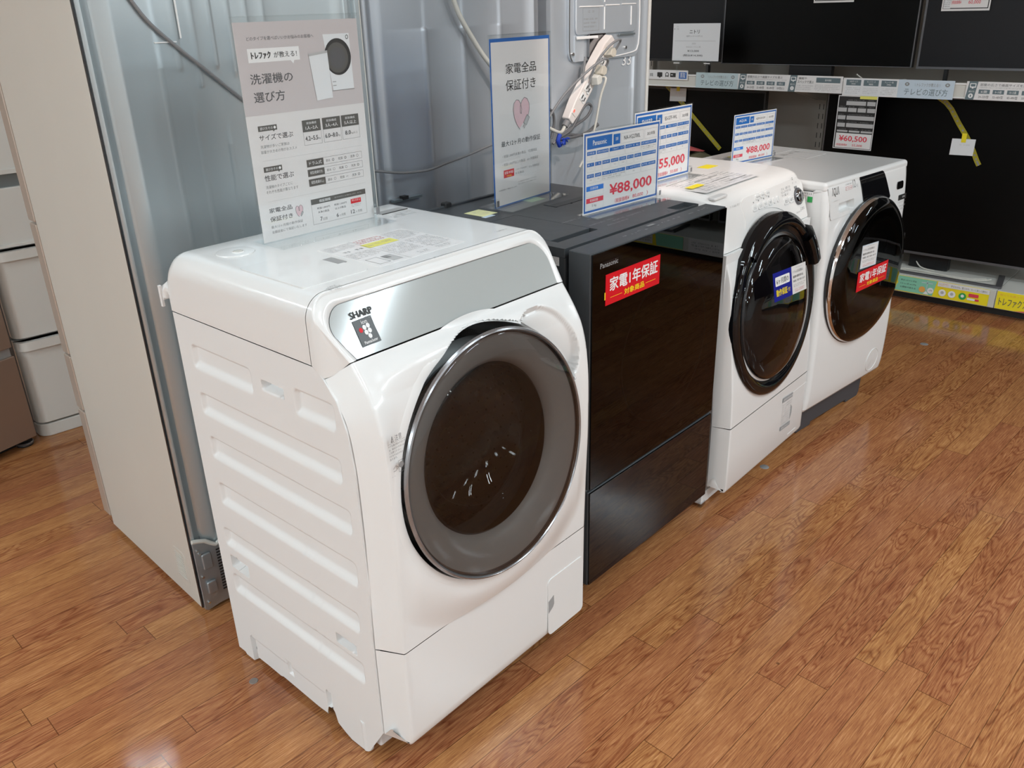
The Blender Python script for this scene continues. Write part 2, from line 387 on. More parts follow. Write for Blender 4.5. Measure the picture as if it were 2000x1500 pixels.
def catmull(pts, n):
    out = []
    for i in range(len(pts)-1):
        p0 = pts[max(i-1, 0)]; p1 = pts[i]; p2 = pts[i+1]; p3 = pts[min(i+2, len(pts)-1)]
        for k in range(n):
            t = k/n
            out.append(tuple(.5*((2*p1[j])+(p2[j]-p0[j])*t+(2*p0[j]-5*p1[j]+4*p2[j]-p3[j])*t*t+(3*p1[j]-p0[j]-3*p2[j]+p3[j])*t*t*t) for j in range(2)))
    out.append(tuple(pts[-1])); return out
def interp(tab, z):
    if z <= tab[0][0]: return tab[0][1]
    for (a, b), (c, d) in zip(tab, tab[1:]):
        if z <= c: return b+(d-b)*(z-a)/(c-a)
    return tab[-1][1]
def sstep(a, b, x):
    t = min(1, max(0, (x-a)/(b-a))); return t*t*(3-2*t)
def shell(prof, x0, x1, edge, nx, m, deform=None, skip=None, rmin=None):
    """skin over a (y,z) profile, wrapped round both side edges. edge = [(dx inward+, drop)] ordered front to side"""
    rows = []; n = len(prof); xs = [x0+edge[0][0]+(x1-x0-2*edge[0][0])*k/nx for k in range(nx+1)]
    for i, (y, z) in enumerate(prof):
        a = prof[max(i-1, 0)]; b = prof[min(i+1, n-1)]; ty, tz = b[0]-a[0], b[1]-a[1]; L = math.hypot(ty, tz) or 1
        ny, nz = -tz/L, ty/L                     # outward normal for a profile drawn upward on the front
        row = []
        for dx, dr in reversed(edge[1:]): row.append((x0+dx, y-ny*dr, z-nz*dr))
        for x in xs:
            d = deform(x, y, z) if deform else 0
            row.append((x, y-ny*d, z-nz*d))
        for dx, dr in edge[1:]: row.append((x1-(max(dx, rmin) if rmin is not None else dx), y-ny*dr, z-nz*dr))
        rows.append(row)
    mb = MB(); mb.grid(rows, m, skip=skip); return mb

# ------------------------------------------------------------------ room
def struct(name, mb, **k): return tag(mb.build(name, **k), kind='structure')
struct('floor', MB().box(-4.2, 7.4, -6.2, 6.2, -.05, 0, 'plank_floor'))
struct('ceiling', MB().box(-4.2, 7.4, -6.2, 6.2, CEIL, CEIL+.05, 'ceiling_tile'))
struct('wall_left', MB().box(-4.3, -4.2, -6.2, 6.2, 0, CEIL, 'wall_paint'))
struct('wall_right', MB().box(7.4, 7.5, -6.2, 6.2, 0, CEIL, 'wall_paint'))
struct('wall_back', MB().box(-4.2, 7.4, 6.2, 6.3, 0, CEIL, 'wall_paint'))
struct('wall_front', MB().box(-4.2, 7.4, -6.3, -6.2, 0, CEIL, 'wall_paint'))
for i, (x, y) in enumerate(FIX):
    t = thing('ceiling_light', 'white twin tube fluorescent light on the unseen store ceiling, several added as fill', 'light', (x, y, CEIL), 0, 'ceiling fluorescent lights outside the frame')
    MB().box(-.13, .13, -.63, .63, -.035, 0, 'fixture_white').build('housing', t, bevel=.004)
    for dx in (-.085, .085):
        L = bpy.data.lights.new('tube', 'AREA'); L.shape = 'RECTANGLE'; L.size = .045; L.size_y = 1.2; L.energy = TUBE_W*({(.35, .5): .30, (-3.9, -.2): 1.7, (-2.6, 1.2): 1.4}.get((x, y), 1)); L.color = (.79, .932, 1.0)  # added overhead fill kept dim, left-hand fixtures raised to brighten left sides
        o = bpy.data.objects.new('tube', L); COL.objects.link(o); o.parent = t; o.location = (dx, 0, -.05)
sp = thing('spotlight', 'warm ceiling spotlight aimed at the back of the refrigerators', 'light', SPOT['loc'])
MB().tube([(0, 0, 0), (.012, .016, -.02)], .035, 'fixture_white', 16, 1).build('housing', sp)
MB().box(-.01, .01, -.01, .01, 0, .15, 'fixture_white').build('stem', sp)
L = bpy.data.lights.new('lamp', 'SPOT'); L.energy = SPOT['watt']; L.spot_size = math.radians(SPOT['size']); L.spot_blend = .6; L.color = SPOT['col']; L.shadow_soft_size = .03
o = bpy.data.objects.new('lamp', L); COL.objects.link(o); o.parent = sp
dv = Vector(SPOT['aim'])-Vector(SPOT['loc']); o.rotation_mode = 'QUATERNION'; o.rotation_quaternion = dv.to_track_quat('-Z', 'Y'); o.location = dv.normalized()*.05
for k, (x, y, r, m) in enumerate([(-.07, .51, .011, 'spot_grey'), (1.687, .025, .016, 'ink_mid'), (3.221, -.024, .018, 'ink_mid')]):
    MB().lathe_z([(0, .0012), (r*.9, .0012), (r, 0)], (x, y), m).build('floor_dot', tagkw=dict(label=['dark round spot stuck on the planks left of the nearest white washer', 'grey round dot on the planks in front of the third washer', 'pale grey round dot on the planks between the far washer and the television shelves'][k], cat='floor dot'))

# ================================================================== WASHER 1 (nearest, white)
def drum_set(root, cx, cz, r_hole, y0, depth, r_drum, lens=True, name_prefix=''):
    """stainless drum seen through the door: cylinder with lifters and holes, tilted rim"""
    mb = MB()
    mb.lathe([(r_drum, y0+.03), (r_drum, y0+depth), (r_drum*.55, y0+depth+.02), (.001, y0+depth+.02)], (cx, cz), 'steel_drum', 64)
    for k in range(3):
        a = k*2*PI/3+.5
        for s in range(6):
            yy = y0+.06+s*(depth-.09)/5; p = (cx+(r_drum-.012)*math.cos(a), yy, cz+(r_drum-.012)*math.sin(a))
        q0 = (cx+(r_drum-.004)*math.cos(a), y0+.05, cz+(r_drum-.004)*math.sin(a)); q1 = (cx+(r_drum-.004)*math.cos(a), y0+depth-.01, cz+(r_drum-.004)*math.sin(a))
        mb.tube([q0, q1], .022, 'steel_drum', 10, 1)
    # perforation dots on the drum wall and back
    for ring in range(9):
        yy = y0+.07+ring*(depth-.09)/9
        for k in range(52):
            a = 2*PI*(k+.5*(ring % 2))/52; u = Vector((math.cos(a), 0, math.sin(a))); c = Vector((cx, yy, cz))+u*(r_drum-.0015); t = Vector((-u.z, 0, u.x)); w = .0022
            mb.add([c-t*w-Vector((0, w, 0)), c+t*w-Vector((0, w, 0)), c+t*w+Vector((0, w, 0)), c-t*w+Vector((0, w, 0))], [(0, 1, 2, 3)], 'black_soft')
    mb.build('drum', root, angle=30)
    MB().lathe([(r_hole+.01, y0), (r_hole-.004, y0+.012), (r_hole-.012, y0+.03), (r_hole+.004, y0+.045), (r_drum, y0+.05)], (cx, cz), 'rubber', 64).build('door_gasket', root)

DC = (.294, .662); DR = .263
def door_y(z): return -.011+.10*(z-.66)
w1 = thing('drum_washing_machine', 'nearest white drum washing machine with a grey control glass and grey rimmed round door', 'washing machine')
prof_lo = [(.020, .073), (.006, .075), (.0015, .083), (0, .10), (-.001, .15), (-.002, .22), (-.003, .3245)]
prof_hi = [(-.003, .3265), (-.0045, .38), (-.007, .464), (-.010, .54), (-.012, .608), (-.0115, .716), (-.008, .77), (-.002, .815), (.009, .855), (.024, .884), (.041, .910), (.0635, .9405)]
prof_hi = catmull(prof_hi, 12)
EDGE1 = [(.007, 0), (.0025, .0012), (.0, .0055), (-.0225, .050), (-.026, .056)]
def def1(x, y, z):
    dx, dz = x-DC[0], z-DC[1]; r = math.hypot(dx, dz)
    tgt = door_y(z)+.008-y                      # how far inward the collar plane lies
    k = 1-sstep(DR+.004, DR+.13, r); k *= sstep(-.004, .05, min(x, .6-x)); k *= 1-sstep(.90, .940, z)
    d = tgt*k if tgt < 0 else tgt*k*.5
    sx, sz = x-.462, z-.806; rs = math.hypot(sx, sz)
    if rs < .115: d += sstep(.1125, .1075, rs)*(.003+.030*min(1, max(0, 1-(r-DR)/.085)))
    return d
p1tab = sorted([(z, y) for y, z in prof_hi])
def surf1(x, z): y = interp(p1tab, z); return y+def1(x, y, z)*.97
mb = shell(prof_hi, 0, .6, EDGE1, 170, 'white_gloss', def1, rmin=-.001, skip=lambda q: min(math.hypot(p[0]-DC[0], p[2]-DC[1]) for p in q) < DR+.008 and max(p[1] for p in q) < .5)
T1 = [2*PI*k/160 for k in range(160)]
rows = [[(DC[0]+r*math.cos(t), surf1(DC[0]+r*math.cos(t), DC[1]+r*math.sin(t))-o_, DC[1]+r*math.sin(t)) for t in T1] for r, o_ in ((DR+.026, -.0004), (DR+.022, .0006), (DR+.014, .0006), (DR+.008, .0006), (DR+.0055, 0), (DR+.004, -.004), (DR+.003, -.030))]
mb.grid(rows, 'white_gloss', closed=True)
mb.build('front_panel', w1, angle=50)
mb = shell(prof_lo, 0, .6, EDGE1, 60, 'white_gloss', rmin=-.001)
mb.build('kick_panel', w1, angle=50)
# filter flap bottom right of the front
mb = MB(); P = rrect(.453, .592, .076, .243, .014, 6)
mb.prism(P, lambda x, z: (x, -.0012, z), lambda x, z: (x, -.0042, z), 'white_gloss')
fl = mb.build('filter_flap', w1, bevel=.0008, angle=30)
MB().prism([(.4535, .181), (.4735, .190), (.4745, .165), (.470, .157), (.4535, .146)], lambda x, z: (x, -.0043, z), lambda x, z: (x, -.0049, z), 'seam_grey').build('flap_latch', fl)
# left side panel: pressed recesses and grips
SEAM = [(.104, .0575), (.346, .0555), (.49, .048), (.616, .047), (.743, .048), (.82, .058), (.875, .079), (.911, .112), (.926, .137)]
BOT = [(.057, .098), (.075, .069), (.098, .033), (.112, .010), (.135, .002), (.175, .002), (.197, .010), (.221, .022), (.229, .050), (.236, .056), (.252, .052), (.262, .020), (.30, .018), (.44, .024), (.452, .020), (.50, .022), (.556, .022), (.560, .006), (.60, .006), (.606, .012), (.643, .012)]
REC = [(.354, .583, .807, .865), (.087, .211, .807, .865), (.087, .583, .697, .752), (.076, .577, .588, .646), (.078, .577, .466, .526), (.091, .595, .344, .397), (.095, .592, .209, .266)]
GRIP = [(.236, .328, .822, .860), (.503, .595, .276, .328), (.104, .190, .271, .313)]
def sdf(y, z, a, b, c, d, r=.012):
    px, pz = abs(y-(a+b)/2)-(b-a)/2+r, abs(z-(c+d)/2)-(d-c)/2+r
    return math.hypot(max(px, 0), max(pz, 0))+min(max(px, pz), 0)-r
def side_x(y, z):
    d = 0
    for q in REC:
        s = sdf(y, z, *q)
        if s < .001:
            # lower bank is broad, upper bank is steep
            d = max(d, .0105*min(sstep(0, -.009, s), sstep(q[2]-.001, q[2]+.018, z)))
    for q in GRIP:
        s = sdf(y, z, *q, .008)
        if -.010 < s < .004: d = max(d, -.003*(1-abs((s+.003)/.007)))
        if s < -.009: d = .034*sstep(-.009, -.012, s)*(1-.55*sstep(q[2]+.034, q[2]+.006, z))
    # skirt steps near the floor
    zz = .086 if y > .26 else .10
    if z < zz and .262 < y < .556: d = max(d, .004*sstep(zz, zz-.004, z))
    for yc in (.245, .40):
        if abs(y-yc) < .011 and .055 < z < .10: d = max(d, .010*sstep(.011, .006, abs(y-yc)))
    if z < .085 and .548 < y < .566: d = max(d, .014*sstep(.548, .556, y)*sstep(.566, .562, y))
    return d
rows = []; ny_, nz_ = 236, 300
for j in range(nz_+1):
    row = []
    for i in range(ny_+1):
        u = i/ny_
        y = .0575+u*(.632-.0575)
        zb = interp([(a, b) for a, b in BOT], y); z = zb+(j/nz_)*(.9255-zb)
        ys = interp(SEAM, z)
        yy = ys+u*(.636-.004*abs(z-.47)-ys)
        zb = interp(BOT, yy); z = zb+(j/nz_)*(.9255-zb)
        row.append((-.03+side_x(yy, z), yy, z))
    rows.append(row)
mb = MB(); mb.grid([r[::-1] for r in rows], 'white_plain')
# rear return of the side panel
mb.grid([[(-.03, r[-1][1], r[-1][2]), (-.022, r[-1][1]+.006, r[-1][2]), (.05, r[-1][1]+.006, r[-1][2])] for r in rows], 'white_plain')
# front return, so the seam has a real lip
mb.grid([[(-.012, r[0][1]+.001, r[0][2]), (-.0285, r[0][1], r[0][2]), (-.03, r[0][1]+.0015, r[0][2])] for r in rows], 'lip_light')
mb.build('side_panel', w1, angle=50)
mb = MB(); mb.box(.598, .603, .06, .63, .03, .926, 'white_plain'); mb.box(-.01, .62, .632, .638, .03, .926, 'white_plain')
mb.box(-.02, .62, .10, .63, .035, .045, 'seam_dark'); mb.box(.012, .59, .055, .075, .09, .92, 'seam_grey') if False else None
mb.build('rear_body', w1, bevel=.002)
for (x, y, r) in ((.005, .165, .034), (.585, .165, .034), (-.002, .590, .026), (.585, .590, .026)):
    MB().lathe_z([(.001, 0), (r*.92, 0), (r, .006), (r, .014), (r*.9, .016), (r*.9, .034), (.001, .034)], (x, y), 'white_plain', 26).build('foot', w1)
MB().tube([(-.022, .125, .006), (-.022, .125, .088)], .011, 'white_plain', 12, 1).box(-.018, .05, .085, .205, .03, .085, 'white_plain').build('leg_block', w1, bevel=.006)
# top cover: swept section, front cut by the sloped control glass
ZT = 1.055; R1 = .045
def sec(zmax, zmin, x0, x1, n=9):
    P = [(x0, zmin)]
    for k in range(n+1):
        t = PI-PI/2*k/n; P.append((x0+R1+R1*math.cos(t), zmax-R1+R1*math.sin(t)))
    P += [(x0+R1+(x1-x0-2*R1)*k/6, zmax) for k in range(1, 6)]
    for k in range(n+1):
        t = PI/2-PI/2*k/n; P.append((x1-R1+R1*math.cos(t), zmax-R1+R1*math.sin(t)))
    P.append((x1, zmin)); return P
def slant_y(z): return .0660+(z-.942)*(.0665/.113)
def taper(y): return .0295*sstep(.120, .062, y)
rows = []
YS = [.140, .16, .25, .4, .55, .60, .615, .625, .632, .636]
for y in YS:
    zt = ZT-(.0 if y < .60 else .05*(1-math.sqrt(max(0, 1-((y-.60)/.0365)**2)))); rows.append([(x, y, z) for x, z in sec(zt, .9275, -.03, .606)])
mb = MB(); mb.grid([r[::-1] for r in rows], 'white_gloss')
r0 = sec(ZT, .9275, -.03, .606)
mb.add([(x, .636, z) for x, z in [(a, c) for a, b, c in rows[-1]]], [tuple(range(len(r0)))], 'white_gloss')
mb.build('top_cover', w1, angle=40)
front = []
for k in range(9):
    t = k/8; row = []
    for x, z in r0:
        z2 = max(z, .9275); ys = slant_y(max(z2, .942))+(.004 if False else 0)
        y = .1385+(ys-.1385)*t
        zz = z if z > .935 else interp([(0, .9275), (.38, .908), (.6, .915), (1, .941)], t)
        xx = x+(taper(y) if x < .3 else -taper(y)*.2); 
        # round the front lip a little
        zl = zz-.006*(max(0, (t-.75)/.25)**2) if zz > .96 else zz
        row.append((xx, y, zl))
    front.append(row)
mb = MB(); mb.grid(front, 'white_gloss')
lip = front[-1]
n = len(lip)
def inset(f, dy):
    cx, cz = .3, .985; out = []
    for x, y, z in lip:
        nx = cx+(x-cx)*(1-f/.3); nz = z-(f if z > 1.0 else 0)-(0 if z > 1.0 else 0)
        if z < .95: nz = z+.001
        out.append((nx, slant_y(nz)+dy, nz))
    return out
r1_ = inset(.006, -.002); r2_ = inset(.016, .0); r3_ = inset(.019, .004)
mb.grid([lip, r1_, r2_, r3_], 'white_gloss')
mb.build('top_cover_front', w1, angle=55)
gp = inset(.0185, .0015)
mb = MB(); mb.add(gp, [tuple(range(n))], 'panel_grey'); mb.add([(x, y+.004, z) for x, y, z in inset(.0155, .002)], [tuple(range(n))], 'seam_dark')
cp = mb.build('control_glass', w1, angle=30)
# lettering on the control glass, on the sloped plane
nS = Vector((0, (.113), -.0665)).normalized()
upS = Vector((0, .0665, .113)).normalized()
def on_slant(x, z, off=.0): 
    return Vector((x, slant_y(z)+.0015, z))+Vector((0, -.113, .0665)).normalized()*off
s = Sheet(on_slant(.02, .945), (1, 0, 0), upS, .56, .12, 'panel_grey'); s.v, s.f, s.m = [], [], []; s.step = .0016
k = .12
s.txt('SHARP', .035, .345, .125, .45, 'ink', bold=.03)
s.fuzz(.09, .475, .13, .515, 'ink_mid', 1)
bd = s.build('brand_print', cp)
mb = Sheet(on_slant(.039, .9555, .0015), Vector((1, 0, 0)).lerp(upS, .02), upS, .043, .050, 'badge_black', .0012)
mb.txt('ion', .40, .07, .70, .21, 'white_ink', bold=.01)
for (u, v, m_) in ((.24, .40, 'red'), (.46, .34, 'white_ink'), (.66, .31, 'white_ink'), (.46, .53, 'white_ink'), (.66, .50, 'white_ink'), (.57, .69, 'white_ink')): mb.circ(u, v, .0041, m_, 1, 16, 1.15)
mb.txt('Plasmacluster', .16, .82, .86, .93, 'white_ink', bold=.015)
mb.build('badge', cp, tagkw=dict(label='black square badge with white and red dots'))
# door
def dl(prof, m, mb=None):
    """lathe in the tilted door plane; prof (r, out) with out measured toward the viewer"""
    mb = mb or MB(); rows = []
    for r, o_ in prof:
        rows.append([(DC[0]+r*math.cos(t), door_y(DC[1]+r*math.sin(t))-o_, DC[1]+r*math.sin(t)) for t in [2*PI*k/128 for k in range(128)]])
    return mb.grid(rows, m, closed=True)
door = dl([(DR-.012, .0), (DR-.001, .0005), (DR+.001, .004), (DR-.001, .009), (DR-.004, .0105), (DR-.0065, .0085), (DR-.008, .004)], 'rim_grey').build('door', w1)
dl([(DR-.0075, .004), (DR-.009, .0098), (DR-.014, .0122), (.20, .0150), (.12, .0165), (.001, .017)], 'smoke_glass').build('door_cover', door)
dl([(DR-.008, .000), (.236, -.002), (.222, -.006), (.200, -.014), (.188, -.024), (.184, -.034)], 'door_plate').build('door_ring', door)
MB().add([], [], 'bowl_glass') if False else None
dl([(.184, -.034), (.179, -.030), (.176, -.045), (.168, -.085), (.140, -.125), (.09, -.145), (.001, -.150)], 'smoke_mid').build('door_bowl', door)
drum_set(w1, .296, .655, .212, .065, .34, .235)
# printed warning on the front
s = Sheet((.0035, -.0145, .735), (1, .01, 0), (0, .02, 1), .040, .085, 'white_gloss', .0003); s.v, s.f, s.m = [], [], []; s.step = .0004
s.poly([(.18, .18), (.34, .18), (.26, .03)], 'ink_grey', 1); s.poly([(.215, .16), (.305, .16), (.26, .075)], 'paper', 2); s.rect(.252, .10, .268, .14, 'ink', 3)
s.txt('注意', .42, .04, .82, .18, 'ink_grey'); s.rect(.0, .20, 1, .207, 'ink_mid')
for i, t in enumerate(('ドアを開け閉めするとき', 'は、指をはさまないよう', 'ご注意ください。', 'けがをするおそれが', 'あります。')): s.txt(t, .03, .235+i*.075, .03+.088*len(t), .285+i*.075, 'ink_grey')
s.frame(.48, .66, .82, .93, .0006, 'ink_grey'); s.circ(.63, .77, .006, 'ink_mid', 2); s.line([(.15, .80), (.30, .74), (.46, .80), (.30, .86), (.15, .86)], .0007, 'ink_grey', 2); s.fuzz(.05, .96, .25, .985, 'ink_mid')
s.build('warning_label', w1, tagkw=dict(label='printed caution sticker'))
# things on the top cover
def top_sheet(name, x0, x1, y0, y1, z, parent, paper='paper', thick=.0004):
    return Sheet((x0, y0, z+thick), (1, 0, 0), (0, 1, 0), x1-x0, y1-y0, paper, thick)
s = top_sheet('l', .176, .410, .175, .377, ZT, w1)
s.rect(.345, .0, .350, 1, 'ink_light')
s.fuzz(.02, .03, .32, .22, 'ink_light', 6); s.fuzz(.04, .28, .30, .36, 'ink_mid', 1, seed=3); s.fuzz(.02, .40, .32, .62, 'ink_light', 6, seed=5)
s.frame(.05, .70, .17, .93, .0012, 'ink_mid'); s.rect(.20, .72, .31, .93, 'ink_light'); s.rect(.205, .73, .26, .82, 'ink_mid', 2)
s.rect(.335, .22, .68, .38, 'yellow_soft'); s.fuzz(.36, .26, .65, .34, 'ink_light', 2, 2)
s.fuzz(.37, .03, .66, .19, 'red_soft', 3); s.fuzz(.70, .03, .98, .36, 'ink_light', 9)
s.fuzz(.37, .44, .66, .80, 'ink_light', 9, seed=8); s.fuzz(.70, .42, .98, .84, 'ink_light', 10, seed=9)
s.fuzz(.50, .86, .62, .95, 'ink_light', 2); s.fuzz(.72, .86, .90, .95, 'ink_light', 2)
s.build('instruction_sticker', w1, tagkw=dict(label='large printed instruction sticker with a yellow box'))
mb = MB(); P = rrect(.0, .150, .178, .393, .012)
mb.prism(P, lambda x, y: (x+.003, y, ZT-.002), lambda x, y: (x+.003, y, ZT+.0012), 'white_gloss'); mb.box(.138, .160, .256, .306, ZT+.0010, ZT+.0017, 'seam_grey')
mb.build('detergent_lid', w1, bevel=.0007)
MB().lathe_z([(.040, ZT+.0002), (.039, ZT+.0022), (.034, ZT+.0028), (.001, ZT+.0026)], (.066, .505), 'white_gloss', 40).lathe_z([(.013, ZT+.0026), (.0125, ZT+.0038), (.011, ZT+.004)], (.068, .497), 'lip_light', 30).lathe_z([(.0105, ZT+.003), (.001, ZT+.003)], (.068, .497), 'shelf_cream', 30).build('water_inlet_cap', w1)
s = top_sheet('l', .022, .056, .125, .155, ZT, w1, 'white_gloss', .0002); s.v, s.f, s.m = [], [], []; s.fuzz(.05, .02, .95, .95, 'ink_mid', 4); s.build('small_print', w1)
mb = MB(); mb.box(.475, .556, .520, .548, ZT-.001, ZT+.0012, 'seam_grey'); mb.box(.475, .556, .518, .521, ZT-.001, ZT+.0014, 'ink'); mb.build('rear_vent', w1)
s = top_sheet('l', .47, .55, .45, .508, ZT, w1, 'white_gloss', .0002); s.v, s.f, s.m = [], [], []; s.fuzz(.02, .05, .95, .7, 'ink_light', 3); s.build('rear_print', w1)
s = top_sheet('l', .50, .545, .175, .185, ZT, w1, 'white_gloss', .0002); s.v, s.f, s.m = [], [], []; s.fuzz(.02, .05, .95, .95, 'ink_mid', 1); s.build('model_print', w1)
mb = MB(); mb.tube([(-.01, .632, .955), (-.02, .650, .975), (-.024, .657, .955)], .014, 'white_plain', 10); mb.box(-.040, -.034, .652, .660, .935, .982, 'white_plain'); mb.box(-.036, -.02, .650, .662, .950, .958, 'white_plain')
mb.build('hose_bracket', w1, bevel=.0015)

# ================================================================== WASHER 2 (dark cube-shaped)
w2 = thing('drum_washing_machine', 'charcoal box shaped drum washing machine with a flat black glass door', 'washing machine', (.667, .035, 0), -.0095)
DG = .085      # gap between door slab and body
part = lambda *a, **k: part_box(*a, **k)
mb = MB()
# body with recessed features on its top: built as strips round the recesses
mb.box(.010, .600, DG, .636, .045, .979, 'charcoal'); b_ = mb.build('cabinet', w2, bevel=.006)
mb = MB(); TZ = .990
def ring_top(mb, outer, holes, z0, z1, m):
    """flat slab with rectangular openings"""
    xs = sorted(set([outer[0], outer[1]]+[h[0] for h in holes]+[h[1] for h in holes])); ys = sorted(set([outer[2], outer[3]]+[h[2] for h in holes]+[h[3] for h in holes]))
    for i in range(len(xs)-1):
        for j in range(len(ys)-1):
            cx, cy = (xs[i]+xs[i+1])/2, (ys[j]+ys[j+1])/2
            if any(h[0] < cx < h[1] and h[2] < cy < h[3] for h in holes): continue
            mb.add([(xs[i], ys[j], z1), (xs[i+1], ys[j], z1), (xs[i+1], ys[j+1], z1), (xs[i], ys[j+1], z1)], [(0, 1, 2, 3)], m)
    for h in holes:
        a, b, c, d = h; mb.add([(a, c, z1), (b, c, z1), (b, d, z1), (a, d, z1), (a, c, z0), (b, c, z0), (b, d, z0), (a, d, z0)], [(0, 1, 5, 4), (1, 2, 6, 5), (2, 3, 7, 6), (3, 0, 4, 7), (4, 5, 6, 7)], m)
    a, b, c, d = outer; mb.add([(a, c, z0), (b, c, z0), (b, d, z0), (a, d, z0), (a, c, z1), (b, c, z1), (b, d, z1), (a, d, z1)], [(0, 1, 5, 4), (1, 2, 6, 5), (2, 3, 7, 6), (3, 0, 4, 7), (0, 3, 2, 1)], m)
ring_top(mb, (.008, .602, DG, .640), [(.044, .204, .135, .412), (.338, .345, .380, .430), (.402, .409, .376, .412), (.505, .600, .087, .128)], .966, TZ, 'charcoal')
mb.build('top_panel', w2, bevel=.003, recalc=False)
mb = MB(); mb.box(.046, .202, .160, .410, .972, TZ+.0005, 'charcoal'); mb.build('detergent_lid', w2, bevel=.0015)
mb = MB(); mb.box(.34, .555, .382, .412, .9902, .9908, 'charcoal_rough'); mb.box(.44, .470, .3835, .3855, .9908, .9912, 'seam_dark'); mb.build('filter_lid', w2)
mb = MB(); mb.box(.512, .596, .0885, .126, .967, .972, 'charcoal_smooth'); mb.build('touch_recess', w2)
mb = MB(); mb.box(.006, .604, .632, .646, .90, .996, 'charcoal'); mb.box(.150, .175, .628, .650, .985, 1.004, 'black_soft'); mb.build('rear_lip', w2, bevel=.004)
mb = MB(); mb.box(.03, .58, .10, .62, .0, .05, 'black_soft'); mb.build('base', w2, bevel=.004)
# door slab
sl = MB(); sl.box(0, .608, .004, .068, .376, .992, 'charcoal'); door2 = sl.build('door', w2, bevel=.0028, seg=3)
ko = MB(); ko.box(0, .608, .004, .068, .082, .3695, 'charcoal'); kick2 = ko.build('lower_panel', w2, bevel=.0028, seg=3)
mb = MB(); mb.box(.003, .605, .012, .06, .368, .378, 'steel_edge'); mb.build('panel_gap', w2)
WC = (.33, .665)
def holed(mb, x0, x1, z0, z1, y, c, r, m, n=96):
    """flat face with a round hole"""
    pts = [(c[0]+r*math.cos(2*PI*k/n), c[1]+r*math.sin(2*PI*k/n)) for k in range(n)]
    out = []
    for px, pz in pts:
        dx, dz = px-c[0], pz-c[1]; t = min([(x1-c[0])/dx if dx > 1e-9 else 9e9, (x0-c[0])/dx if dx < -1e-9 else 9e9, (z1-c[1])/dz if dz > 1e-9 else 9e9, (z0-c[1])/dz if dz < -1e-9 else 9e9]); out.append((c[0]+dx*t, c[1]+dz*t))
    vs = [(a, y, b) for a, b in pts]+[(a, y, b) for a, b in out]; mb.add(vs, [(i, (i+1) % n, n+(i+1) % n, n+i) for i in range(n)], m)
    for cx, cz in ((x0, z0), (x1, z0), (x1, z1), (x0, z1)):
        k = min(range(n), key=lambda i: (out[i][0]-cx)**2+(out[i][1]-cz)**2)
        for j in (k-1, k, k+1):
            a = out[j % n]; b = out[(j+1) % n]
            if abs(a[0]-b[0]) > 1e-6 and abs(a[1]-b[1]) > 1e-6: mb.add([(a[0], y, a[1]), (b[0], y, b[1]), (cx, y, cz)], [(0, 1, 2)], m)
mb = MB(); mb.box(.003, .605, -.0005, .0008, .3785, .9895, 'smoke_black'); gl2 = mb.build('door_glass', door2, bevel=.0004)
mb = MB(); mb.box(.0035, .6045, .0012, .0038, .379, .989, 'black_matte')
mb.lathe([(.205, .001), (.203, -.0001), (.199, -.0001), (.197, .001)], WC, 'charcoal_smooth', 96)
mb.build('door_backing', door2)
MB().box(.003, .605, -.0005, .0038, .085, .3670, 'black_glass').build('lower_glass', kick2, bevel=.0006)
s = Sheet((.029, -.0009, .951), (1, 0, 0), (0, 0, 1), .072, .014, 'black_gloss', .0001); s.step = .0003; s.txt('Panasonic', .02, .1, .98, .95, 'seam_grey', bold=.01); s.build('brand_print', door2)
mb = MB()
R_ = random.Random(3)
sh = Sheet((.0, .006, .9922), (1, 0, 0), (0, 1, 0), .608, .06, 'charcoal', .0001); sh.v, sh.f, sh.m = [], [], []
for x, y, w in [(.172, .034, .014), (.205, .031, .018), (.235, .036, .012), (.262, .030, .012), (.307, .030, .02), (.345, .036, .012), (.37, .036, .012), (.395, .036, .012), (.42, .036, .010), (.47, .034, .02), (.515, .034, .014), (.535, .034, .014), (.557, .03, .012), (.555, .04, .012)]:
    sh.fuzz(x/.608, 1-(y)/.06, (x+w)/.608, 1-(y-.005)/.06, 'ink_light', 1, 1, .9)
sh.rr(.29/.608, 1-.048/.06, .325/.608, 1-.037/.06, .001, 'charcoal_smooth'); sh.rr(.292/.608, 1-.047/.06, .323/.608, 1-.038/.06, .001, 'ink_mid', 2)
sh.build('touch_marks', door2)
sh = Sheet((.0, .0, TZ+.0002), (1, 0, 0), (0, 1, 0), .6, .6, 'charcoal', .0001); sh.v, sh.f, sh.m = [], [], []
for x, y, w in [(.20, .245, .10), (.33, .235, .13), (.27, .215, .16), (.22, .17, .10), (.36, .19, .08), (.30, .155, .14), (.46, .215, .05), (.25, .135, .09)]: sh.fuzz(x/.6, 1-(y+.008)/.6, (x+w)/.6, 1-y/.6, 'seam_grey', 1, 1, .8, seed=int(x*100))
sh.build('top_print', w2)
def red_sticker(name, O, X, Y, w, h, parent):
    s = Sheet(O, X, Y, w, h, 'red', .0005); s.step = .0004
    s.txt('家電1年保証', .07, .14, .95, .58, 'white_ink', bold=.022); s.txt('対象商品', .33, .68, .70, .88, 'yellow_text', bold=.02)
    s.rect(.08, .775, .29, .787, 'yellow_text'); s.rect(.73, .775, .92, .787, 'yellow_text')
    return s.build(name, parent)
tag(red_sticker('warranty_sticker', (.0525, -.0012, .857), (1, .0, -.004), (0, 0, 1), .228, .0755, door2), label='red warranty sticker with white and yellow lettering')
MB().box(.049, .056, -.0010, -.0006, .872, .890, 'yellow').build('sticker_scrap', door2)
s = Sheet((.0095, .104, .946), (0, -1, 0), (0, 0, 1), .022, .031, 'paper', .0003) if False else Sheet((.0095, .125, .946), (0, -1, 0), (0, 0, 1), .022, .031, 'paper', .0004)
